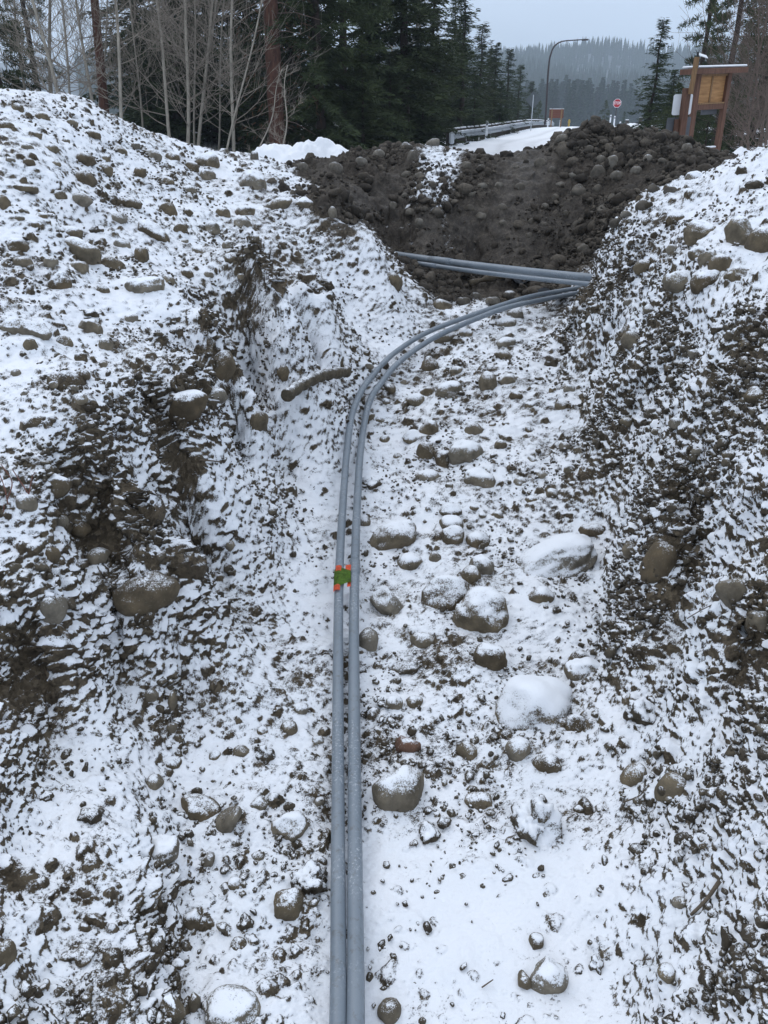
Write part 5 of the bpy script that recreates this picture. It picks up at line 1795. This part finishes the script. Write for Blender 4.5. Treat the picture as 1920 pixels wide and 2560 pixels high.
# heap side wood
conifer('pineA', 15, 31, 'clumpy pine at the very edge behind the big heap', h=11)
conifer('pineB', 110, 40, 'thin pine behind the first leaning bare trees', h=14, wide=.8)
conifer('firA', 372, 40, 'dark fir filling the gap behind the pale trunk beside the crest dip', h=16)
conifer('firC', 445, 36, 'dark fir behind the bare trees in the middle of the wood', h=15)
conifer('firB', 540, 38, 'broad dark fir behind the forked bare tree', h=17, wide=1.1)
conifer('firA', 632, 37, 'dark fir just beside the thick reddish trunk', h=15)
conifer('firC', 480, 46, 'fir deep in the wood behind the bare trees', h=17)
conifer('firB', 800, 29, 'big green fir with boughs down to the snow bank', h=14, wide=1.0)
conifer('pineA', 860, 31, 'big green pine behind the end of the snow bank', h=13, wide=.95)
conifer('firA', 735, 33, 'dark fir behind the thick reddish trunk', h=15)
conifer('firC', 930, 36, 'slim dark fir behind the big green pine', h=14)
conifer('firA', 1010, 35, 'tall dark fir above the low crest of the mound', h=14, wide=1.15)
conifer('firB', 1090, 41, 'tall dark fir behind the start of the guardrail', top=-150, wide=1.25)
conifer('firC', 1045, 46, 'dark fir between the two tall ones over the guardrail start', top=-60, wide=1.4)
conifer('spruce', 1165, 46, 'slender spruce behind the first bend of the guardrail', top=-30, wide=1.7)
conifer('spruce', 1208, 54, 'slender spruce beside the white marker post and guardrail', top=60, wide=1.8)
conifer('firC', 1243, 60, 'dark spruce with its tip against the sky over the guardrail', top=104, wide=1.7)
conifer('spruce', 1275, 66, 'spruce with a blunt tip next to the one against the sky', top=122, wide=1.7)
conifer('spruce', 1303, 74, 'smaller spruce just beside the diamond sign', top=162, wide=1.8)
conifer('spruce', 1330, 88, 'small spruce behind the diamond sign', top=205, wide=1.9)
conifer('youngB', 1350, 95, 'bushy little pine between diamond sign and lamp pole', top=252, wide=1.0)
conifer('firA', 1160, 58, 'fir behind the slender spruces, farther back', top=30, wide=1.5)
conifer('firA', 1110, 47, 'bushy low fir behind the first rail posts', top=170, wide=1.9)
conifer('firC', 1190, 50, 'bushy low fir just behind the middle of the guardrail', top=175, wide=2.0)
conifer('firB', 1255, 57, 'low dark fir behind the crest of the guardrail', top=200, wide=1.9)
conifer('firA', 1060, 36, 'low dark fir right behind the guardrail end', top=150, wide=2.0)
conifer('firB', 975, 33, 'low spreading fir behind the stone on the mound crest', top=140, wide=1.9)
conifer('firC', 905, 29, 'low spreading fir behind the end of the snow bank', top=120, wide=1.9)
conifer('firA', 690, 31, 'low dark fir in the shade behind the small sapling', top=60, wide=1.5)
conifer('firC', 590, 34, 'low dark fir between straight bare tree and reddish trunk', top=80, wide=1.6)
conifer('firB', 400, 37, 'low dark fir behind the long-trunked leaning bare tree', top=110, wide=1.7)
conifer('firA', 330, 42, 'low dark fir beyond the straight pale bare tree', top=120, wide=1.7)
conifer('firA', 1140, 64, 'dark fir behind the row along the guardrail', top=-20, wide=1.3)
conifer('firB', 1228, 78, 'dark fir far back between the two sky-tipped spruces', top=118, wide=1.3)
# right of the road
conifer('spruce', 1660, 38, 'free-standing spruce with a sharp tip before the hazy hill', top=48, wide=1.5)
conifer('pineA', 1800, 33, 'large dark pine behind the info kiosk', h=11, wide=.95)
conifer('pineB', 1730, 42, 'tall pine between the sharp spruce and the kiosk', h=13, wide=.85)
conifer('firA', 1890, 40, 'dark fir behind the brown bare shrubs at the edge', h=13)
conifer('firB', 1770, 36, 'broad low fir filling the gap under the kiosk roof', top=150, wide=1.9)
conifer('firA', 1690, 40, 'broad low fir behind the sharp-tipped spruce', top=170, wide=1.9)
conifer('firC', 1860, 34, 'broad low fir behind the far kiosk post', top=130, wide=1.7)
conifer('young', 1672, 31, 'young fir at the foot of the sharp-tipped spruce', top=262, wide=1.2)
conifer('youngB', 1700, 27, 'bushy young pine behind the sign post', top=215, wide=1.3)
conifer('youngB', 1785, 27, 'bushy young pine seen through the open kiosk', top=235, wide=1.4)
conifer('young', 1850, 28, 'young fir beside the far kiosk post', top=225, wide=1.3)
conifer('youngB', 1622, 48, 'bushy young pine by the far rail', top=255, wide=1.3)
conifer('youngB', 1516, 118, 'small lone pine by the road beyond the stop sign', top=253, wide=1.0)
conifer('young', 1563, 125, 'tiny conifer beyond the stop sign', top=277, wide=1.0)

# thick ponderosa trunk
pt = empty('pine_tree', (at_y(692, 330, 28)[0], 28, 1.9))
tag(pt, 'thick reddish-brown pine trunk with dead brown boughs in the wood', 'pine tree')
mt = MB()
top = at_y(675, 0, 28)
dx = top[0] - pt.location.x
mt.tube([(dx * k / 3.6, 0.03 * math.sin(k * 2), k) for k in np.linspace(-.6, 12, 24)], [.27 - .011 * k + .02 * math.sin(k * 5) for k in np.linspace(-.6, 12, 24)], 12)
mt.build('trunk', M_PONDER, pt)
rng_ = np.random.default_rng(5)
db = MB()
for k in range(34):
    z = rng_.uniform(.6, 8)
    az = rng_.uniform(0, 6.28)
    L = rng_.uniform(.5, 1.7)
    d = Vector((math.cos(az), math.sin(az), rng_.uniform(-.35, .1)))
    p0 = Vector((dx * z / 3.6, 0, z))
    db.tube([p0, p0 + d * L * .5, p0 + d * L + Vector((0, 0, -.15 * L))], [.025, .016, .006], 5)
db.build('dead_branches', M_BROWNTWIG, pt)['kind'] = 'stuff'
ps_, ds_ = [], []
for k in range(900):
    z = rng_.uniform(.5, 9)
    az = rng_.uniform(0, 6.28)
    L = rng_.uniform(.3, 1.5)
    ps_.append((dx * z / 3.6 + math.cos(az) * L, math.sin(az) * L, z - .15 * L))
    ds_.append((math.cos(az) * .5 + rng_.normal() * .4, math.sin(az) * .5 + rng_.normal() * .4, -.5))
ds_ = np.array(ds_)
ds_ /= np.linalg.norm(ds_, axis=1)[:, None]
v_, f_ = blades(np.array(ps_), ds_, rng_.uniform(.12, .3, 900), np.full(900, .035), rng_)
link('dead_needles', mesh_np('dead_needles', v_, f_, False), mat_simple('dead_needles', (0.07, 0.036, 0.018), .9, .4, 3.0), pt)


M_TWIGS = mat_simple('greyish_brown_twigs', (0.21, 0.18, 0.145), .85, .3, 8.0)
# bare trees
def bare_tree(x, y, z0, h, r, lean, seed, label, mat=None, twig=None, name='bare_tree', nbr=24, spread=1.0, fork=None, zfirst=.12, group='bare pale trees at the edge of the wood', cat='bare tree', curve=.0):
    rg = random.Random(seed)
    mat = mat or M_PALE
    o = empty(name, (x, y, z0))
    tag(o, label, cat, group)
    n = 22
    tr = []
    px = rg.uniform(0, 6)
    for i in range(n + 1):
        t = i / n
        tr.append(Vector((lean[0] * t * h + .07 * math.sin(t * 9 + px) + curve * t * t, lean[1] * t * h + .07 * math.cos(t * 8 + px), -.3 + t * h)))
    r *= .72
    rad = [r * (1 - .88 * (i / n)) + .006 for i in range(n + 1)]
    tm = MB().tube(tr, rad, 9)
    bm_ = MB()
    tw = MB()

    def limb(p, d, L, r_, lev):
        k = 5
        pts = [p]
        dd = d.copy()
        for i in range(k):
            dd = (dd + Vector((rg.uniform(-.16, .16), rg.uniform(-.16, .16), rg.uniform(-.02, .15)))).normalized()
            pts.append(pts[-1] + dd * (L / k))
        (bm_ if lev == 0 else tw).tube(pts, [r_ * (1 - .8 * i / k) + .0016 for i in range(k + 1)], 5 if lev == 0 else 4, caps=False)
        if lev < 2:
            for j in range(7 if lev == 0 else 3):
                t = rg.uniform(.25, .95)
                a = pts[min(k - 1, int(t * k))]
                b = pts[min(k, int(t * k) + 1)]
                q = a.lerp(b, t * k - int(t * k))
                ax = dd.orthogonal().normalized()
                nd = (dd + (Matrix.Rotation(rg.uniform(0, 6.28), 3, dd) @ ax) * rg.uniform(.5, 1.0) + Vector((0, 0, .12))).normalized()
                limb(q, nd, L * rg.uniform(.35, .6), r_ * .45, lev + 1)

    for b in range(nbr):
        t = zfirst + (1 - zfirst) * ((b + rg.random()) / nbr) ** 1.1 * .95
        i = min(n - 1, int(t * n))
        p = tr[i].lerp(tr[i + 1], t * n - i)
        az = rg.uniform(0, 6.28)
        el = rg.uniform(.15, .75)
        d = Vector((math.cos(az) * math.cos(el), math.sin(az) * math.cos(el), math.sin(el)))
        L = (h * .30) * (1 - .55 * t) * rg.uniform(.6, 1.2) * spread
        limb(p, d, L, max(.005, rad[i] * .27), 0)
    if fork:
        t, f = fork
        i = int(t * n)
        d = Vector((f, .05, 1)).normalized()
        p0 = tr[i]
        pts = [p0 + d * (h * (1 - t) * .9) * k / 8 + Vector((.05 * math.sin(k), 0, 0)) for k in range(9)]
        tm.tube(pts, [rad[i] * .8 * (1 - .85 * k / 8) + .005 for k in range(9)], 8)
        for b in range(8):
            q = pts[1 + b % 7]
            az = rg.uniform(0, 6.28)
            limb(q, Vector((math.cos(az), math.sin(az), .6)).normalized(), h * .16 * rg.uniform(.6, 1.1), rad[i] * .28, 0)
    tm.build('trunk', mat, o)
    for nm_, b_ in (('branches', bm_), ('twigs', tw)):
        b_.build(nm_, twig or mat, o)['kind'] = 'stuff'
    return o


BT = [  # base column, column at the top edge of the photo, base row, distance, trunk radius, label
    (145, 90, 250, 27, .085, 'pale bare tree leaning over the crest of the big heap', {}),
    (128, 118, 240, 33, .10, 'darker bare tree behind the leaning one at the heap crest', {}),
    (165, 155, 250, 31, .06, 'slim bare tree beside the leaning one', {}),
    (225, 196, 250, 29, .075, 'pale bare tree just before the slim dark trunk', {}),
    (303, 283, 275, 27, .075, 'straight pale bare tree rising from the heap crest dip', {}),
    (428, 385, 345, 28, .075, 'pale bare tree leaning towards the heap, with a long trunk', {}),
    (462, 465, 352, 28, .085, 'straight pale bare tree in the middle of the wood', {}),
    (497, 520, 358, 28.5, .075, 'pale bare tree with a forked top', {'fork': (.3, .25)}),
    (489, 480, 358, 31, .05, 'thin bare tree behind the forked one', {}),
    (577, 582, 368, 27.5, .075, 'straight pale bare tree with wide even side branches', {'spread': 1.25}),
    (566, 640, 368, 27, .04, 'thin slanting bare sapling crossing the straight tree', {}),
    (642, 750, 370, 26, .03, 'very thin slanting sapling before the reddish trunk', {'h': 3.0, 'nbr': 12, 'spread': .7}),
    (703, 730, 360, 24, .032, 'small upright bare sapling behind the snow bank', {'h': 3.0, 'spread': .8, 'nbr': 14}),
    (60, 40, 235, 32, .07, 'bare tree close to the clumpy pine at the edge', {}),
    (350, 330, 300, 33, .05, 'thin bare tree behind the straight pale one', {}),
    (540, 560, 365, 32, .05, 'thin bare tree between forked and wide-branched trees', {}),
    (245, 262, 260, 36, .06, 'grey bare tree deeper in the wood by the dark trunk', {}),
    (1010, 960, 330, 44, .10, 'tall bare tree top showing over the firs', {'h': 13}),
    (960, 930, 330, 40, .08, 'bare tree between the big green pine and tall firs', {'h': 12}),
]
for i, (ub, ut, vb_, y, r, lab, kw) in enumerate(BT):
    x0 = at_y(ub, vb_, y)[0]
    z0 = float(zfar(np.array([x0]), np.array([y]))[0]) - .1
    pt_ = at_y(ut, 0, y)
    zb = at_y(ub, vb_, y)[2]
    lean = (pt_[0] - x0) / max(.5, pt_[2] - zb)
    kw = dict(kw)
    h = kw.pop('h', 9.5 + (i * 37 % 10) * .3)
    bare_tree(x0 - lean * (zb - z0), y, z0, h, r, (lean, random.uniform(-.02, .02)), 900 + i, lab, mat=M_PALE, nbr=kw.pop('nbr', 29), twig=M_TWIGS, **kw)
# slim dark pine trunk in the wood
dk = empty('pine_tree', (at_y(253, 262, 30)[0], 30, 1.9))
tag(dk, 'slim dark reddish pine trunk standing among the bare trees', 'pine tree')
d_ = at_y(234, 0, 30)[0] - dk.location.x
MB().tube([(d_ * k / 4, 0, k) for k in np.linspace(-.5, 13, 14)], [.17 - .009 * k for k in np.linspace(-.5, 13, 14)], 10).build('trunk', M_PONDER, dk)
rgd = random.Random(3)
m_ = MB()
for k in range(26):
    z = rgd.uniform(1, 11)
    a = rgd.uniform(0, 6.28)
    p = Vector((d_ * z / 4, 0, z))
    e = Vector((math.cos(a), math.sin(a), rgd.uniform(-.3, .2))) * rgd.uniform(.3, 1.2)
    m_.tube([p, p + e * .6, p + e + Vector((0, 0, -.08))], [.018, .012, .005], 5)
m_.build('dead_branches', M_BROWNTWIG, dk)['kind'] = 'stuff'
# brown bare shrubs at the right edge
SH = [(1880, 25.5, 4.5, 'tall brown bare shrub beside the info kiosk'), (1925, 24.5, 5.5, 'brown bare shrub at the frame edge above the bank'), (1850, 30, 7, 'brown bare tree leaning out behind the kiosk roof'),
      (1905, 29, 8, 'tall brown bare tree at the frame edge behind the shrubs'), (1960, 27, 7, 'brown bare tree just past the frame edge')]
for i, (u, y, h, lab) in enumerate(SH):
    x0 = at_y(u, 380, y)[0]
    z0 = float(zfar(np.array([x0]), np.array([y]))[0])
    bare_tree(x0, y, z0, h, .035 + .004 * h, (random.uniform(-.14, .02), 0), 1700 + i, lab, mat=M_BROWNTWIG, nbr=34, spread=1.9 if h < 6 else 1.3, zfirst=.03, group='brown bare shrubs and trees beside the kiosk', name='bare_shrub' if h < 6 else 'bare_tree', cat='bare shrub' if h < 6 else 'bare tree')

# ------------------------------------------------------------------ far treeline, hill, haze
mid_label = 'distant hazy conifer in the treeline below the hill'
rgm = random.Random(12)
for i in range(64):
    u = 1270 + i * 6.6 + rgm.uniform(-3, 3)
    y = rgm.uniform(330, 470)
    topv = 226 - 16 * math.exp(-((u - 1430) / 120) ** 2) + rgm.uniform(-26, 20)
    conifer('far', u, y, mid_label, top=topv, wide=rgm.uniform(.75, 1.05), base=-4, group='conifers of the distant treeline')
hx = np.linspace(-2300, 2300, 150)
hy = np.geomspace(500, 2550, 70)
HX, HY = np.meshgrid(hx, hy)


def hill_z(x, y):
    p = np.stack([x / 330.0, y / 330.0, np.zeros_like(x)], 1)
    ridge = 72 + 10 * np.sin(x / 420.0 + .8) + 5 * np.sin(x / 150.0)
    up = sstep(480, 1500, y)
    return -4.5 + ridge * (.62 * up + .38 * up ** 3) + 16 * fbm(p, 61, 4) * sstep(480, 900, y) - 90 * sstep(1750, 2500, y)


hz = hill_z(HX.ravel(), HY.ravel())
q = (np.arange(69)[:, None] * 150 + np.arange(149)[None, :]).ravel()
M_HILL = mat_simple('snowy_hillside', (0.13, 0.145, 0.15), .9, .6, .02)
hill = link('hill', mesh_np('hill', np.stack([HX.ravel(), HY.ravel(), hz], 1), np.stack([q, q + 1, q + 151, q + 150], 1)), M_HILL)
tag(hill, 'low hill with snow patches under dark conifers', kind='structure')

src = bpy.data.collections.new('far_tree_source')
fv, ff = [], []
rgf = np.random.default_rng(4)
for k in range(3):
    vs, fs = [], []
    nb = 0
    for lay in range(6):
        z0, z1 = 2 + lay * 2.6, 2 + lay * 2.6 + 4.6
        rr = (2.9 - lay * .42)
        m = 7
        a0 = rgf.uniform(0, 6)
        vs.append((0, 0, z1))
        for j in range(m * 2):
            a = a0 + math.pi * j / m
            r_ = rr * (1.0 if j % 2 == 0 else .5) * rgf.uniform(.8, 1.15)
            vs.append((math.cos(a) * r_, math.sin(a) * r_, z0 + rgf.uniform(-.5, .5)))
        for j in range(m * 2):
            fs.append((nb, nb + 1 + j, nb + 1 + (j + 1) % (m * 2)))
        nb = len(vs)
    me = mesh_np('far_conifer', vs, fs, False)
    me.materials.append(M_FIR)
    o = bpy.data.objects.new('far_conifer', me)
    src.objects.link(o)


def instancer(name, pts, rot, scl, coll, kind_label):
    """one object of scattered pieces (geometry nodes)"""
    me = bpy.data.meshes.new(name)
    me.vertices.add(len(pts))
    me.vertices.foreach_set('co', np.asarray(pts, dtype=np.float32).ravel())
    a = me.attributes.new('rot', 'FLOAT_VECTOR', 'POINT')
    a.data.foreach_set('vector', np.asarray(rot, dtype=np.float32).ravel())
    b = me.attributes.new('scl', 'FLOAT_VECTOR', 'POINT')
    b.data.foreach_set('vector', np.asarray(scl, dtype=np.float32).ravel())
    o = link(name, me)
    ng = bpy.data.node_groups.new(name, 'GeometryNodeTree')
    ng.interface.new_socket(name='Geometry', in_out='INPUT', socket_type='NodeSocketGeometry')
    ng.interface.new_socket(name='Geometry', in_out='OUTPUT', socket_type='NodeSocketGeometry')
    nn, ll = ng.nodes, ng.links
    gi, go = nn.new('NodeGroupInput'), nn.new('NodeGroupOutput')
    ci = nn.new('GeometryNodeCollectionInfo')
    ci.inputs['Collection'].default_value = coll
    ci.inputs['Separate Children'].default_value = True
    ci.inputs['Reset Children'].default_value = True
    ip = nn.new('GeometryNodeInstanceOnPoints')
    ip.inputs['Pick Instance'].default_value = True
    ar, as_ = nn.new('GeometryNodeInputNamedAttribute'), nn.new('GeometryNodeInputNamedAttribute')
    ar.data_type = as_.data_type = 'FLOAT_VECTOR'
    ar.inputs['Name'].default_value = 'rot'
    as_.inputs['Name'].default_value = 'scl'
    mp = nn.new('GeometryNodeMeshToPoints')
    rn = nn.new('FunctionNodeRandomValue')
    rn.data_type = 'INT'
    rn.inputs[4].default_value = 0
    rn.inputs[5].default_value = max(0, len(coll.objects) - 1)
    ll.new(gi.outputs[0], mp.inputs[0])
    ll.new(mp.outputs[0], ip.inputs['Points'])
    ll.new(ci.outputs[0], ip.inputs['Instance'])
    ll.new(rn.outputs[2], ip.inputs['Instance Index'])
    er = nn.new('FunctionNodeEulerToRotation')
    ll.new(ar.outputs[0], er.inputs[0])
    ll.new(er.outputs[0], ip.inputs['Rotation'])
    ll.new(as_.outputs[0], ip.inputs['Scale'])
    ll.new(ip.outputs[0], go.inputs[0])
    md = o.modifiers.new(name, 'NODES')
    md.node_group = ng
    tag(o, kind_label, kind='stuff')
    return o


n_ = 30000
ty = 500 + 1150 * RNG.random(n_) ** .85
tx = RNG.uniform(-.35, .75, n_) * ty
dens = fbm(np.stack([tx / 140, ty / 140, np.zeros(n_)], 1), 91, 3)
kp = dens > -.42 + .5 * (RNG.random(n_) - .5)
tx, ty = tx[kp], ty[kp]
tz = hill_z(tx, ty) - .5
sc3 = RNG.uniform(.6, 1.25, len(tx))
instancer('far_forest', np.stack([tx, ty, tz], 1), np.stack([0 * tx, 0 * tx, RNG.uniform(0, 6.28, len(tx))], 1), np.stack([sc3 * .9, sc3 * .9, sc3], 1), src, 'hazy conifer forest covering the far hill')

hb = MB().box((0, 870, 62), (5200, 3720, 140)).build('haze', None)
mh = bpy.data.materials.new('haze')
mh.use_nodes = True
hn = mh.node_tree.nodes
hn.clear()
ho = hn.new('ShaderNodeOutputMaterial')
hv = hn.new('ShaderNodeVolumePrincipled')
hv.inputs['Color'].default_value = (0.76, 0.88, 1.0, 1)
hv.inputs['Density'].default_value = 0.00042
hv.inputs['Anisotropy'].default_value = 0.1
mh.node_tree.links.new(hv.outputs[0], ho.inputs['Volume'])
hb.data.materials.append(mh)
tag(hb, kind='stuff')
# ------------------------------------------------------------------ more stones of the heaps, then pebbles
ZONES = [
    ('a', 34, [(20, 260, 640, 700)], 'small half-buried stone among the many on the big snowy heap', 'small stones of the big heap', (18, 40)),
    ('b', 14, [(0, 720, 330, 1080)], 'small snow-ringed stone on the flat of the heap side bank', 'small stones on the heap side bank', (20, 40)),
    ('c', 34, [(920, 900, 1440, 1420)], 'small snow-dusted stone among the cobbles of the upper trench floor', 'small stones of the trench floor', (18, 32)),
    ('e', 12, [(1560, 560, 1890, 1180)], 'small snow-ringed stone on the slope of the kiosk side bank', 'small stones on the kiosk side bank', (18, 36)),
    ('f', 14, [(430, 1720, 1540, 2420)], 'small half-buried stone in the snow of the near trench floor', 'small stones of the near trench floor', (22, 44)),
    ('d', 36, [(1000, 350, 1700, 560)], 'small dark cobble among the many on the dark mound', 'small cobbles of the dark mound', (16, 30)),
]
rz = random.Random(99)
for (zn, n, boxes, lab, grp, (s0, s1)) in ZONES:
    for k in range(n):
        for _ in range(30):
            b = boxes[0]
            u, v = rz.uniform(b[0], b[2]), rz.uniform(b[1], b[3])
            if zn == 'a' and v < 262 + (u / 640) ** 1.2 * 190: continue
            if zn == 'f' and (800 < u < 960 or (980 < u and v > 2060)): continue
            if zn == 'd' and v < 375 + abs(u - 1480) * .1: continue
            if all(math.hypot(u - r[1], v - r[2]) > r[3] * .75 + 14 for r in ROCKS): break
        else: continue
        w = rz.uniform(s0, s1)
        o = place(u, v, w, w * rz.uniform(.6, .95), rz.uniform(-10, 25), rz.uniform(.25, .65) if zn != 'd' else -.2, rz.choice('rrra'), lab, wet=zn == 'd', sink=.36)
        o['group'] = grp


settle(ROCKS)


def pebble_source(name, mats, kinds):
    c = bpy.data.collections.new(name)
    for i, k in enumerate(kinds):
        for j in range(3):
            me = mesh_np(name, stone_shape(k, 3000 + i * 17 + j, ICO2), ICO2[1], k == 'round')
            me.materials.append(mats[(i + j) % len(mats)])
            o = bpy.data.objects.new(name, me)
            c.objects.link(o)
    return c


ymap = GP[:, 1]
inview = (np.abs(_pu - 960) < 1120) & (_pv > 150) & (_pv < 2750) & (ymap > 1.2) & (ymap < 20)
# only where the sheet is seen or nearly so
facing = (GN_ * (np.array([0, 0, CAMZ]) - GP)).sum(1) > -.1


def scatter(name, n, weight, smin, smax, power, coll, label, sink=.25, ysize=.004):
    w = np.where(inview & facing, np.maximum(weight, 0), 0).astype(np.float64)
    idx = RNG.choice(len(w), n, p=w / w.sum())
    u = RNG.random(n)
    s = smin * (1 - u * (1 - (smin / smax) ** power)) ** (-1 / power)
    s = np.maximum(s, ysize * .4 * GP[idx, 1] * (.6 + .8 * RNG.random(n)))
    sc3 = s[:, None] * RNG.uniform(.6, 1.25, (n, 3))
    sc3[:, 2] *= .8
    p = GP[idx] + RNG.normal(size=(n, 3)) * .008 + GN_[idx] * (s * (1 - 2 * sink) * .5)[:, None]
    rot = RNG.uniform(0, 6.28, (n, 3))
    rot[:, :2] = RNG.normal(size=(n, 2)) * .5
    instancer(name, p, rot, sc3, coll, label)


drift = np.clip(.25 + 1.1 * fbm(GP * 2.2, 211, 3) + .5 * fbm(GP * 6, 212, 2), .02, 2)
dry_w = np.clip(GP[:, 1] / 5.0, .22, 1.3) * drift * rough ** 1.5 * (1 - np.clip(wetf, 0, 1)) ** 2
scatter('pebbles', 13500, dry_w, .006, .034, 1.9, pebble_source('pebble', [M_PEBBLE, M_PEBBLE_BARE], ['clod', 'angular', 'clod']), 'snow-flecked pebbles and crumbs of soil strewn over the trench', sink=.36)
scatter('soil_crumbs', 7500, dry_w * (.1 + 2.2 * steep) * rough, .008, .042, 1.8, pebble_source('crumb', [M_PEBBLE_BARE, M_PEBBLE], ['clod', 'angular', 'clod']), 'crumbling soil and grit on the cut banks', sink=.36)
wet_w = np.clip(wetf - .35, 0, 1) * (1 - .82 * np.clip(F4[:, 3], 0, 1)) * np.clip(.35 + fbm(GP * 1.1, 221, 3), .05, 2) * np.clip(rough, .3, 1.6) ** 1.5
scatter('wet_rubble', 13000, wet_w, .014, .15, 1.75, pebble_source('wet_crumb', [M_PEBBLE_WET], ['clod', 'angular', 'clod']), 'wet dark rubble covering the mound', sink=.34, ysize=.0028)
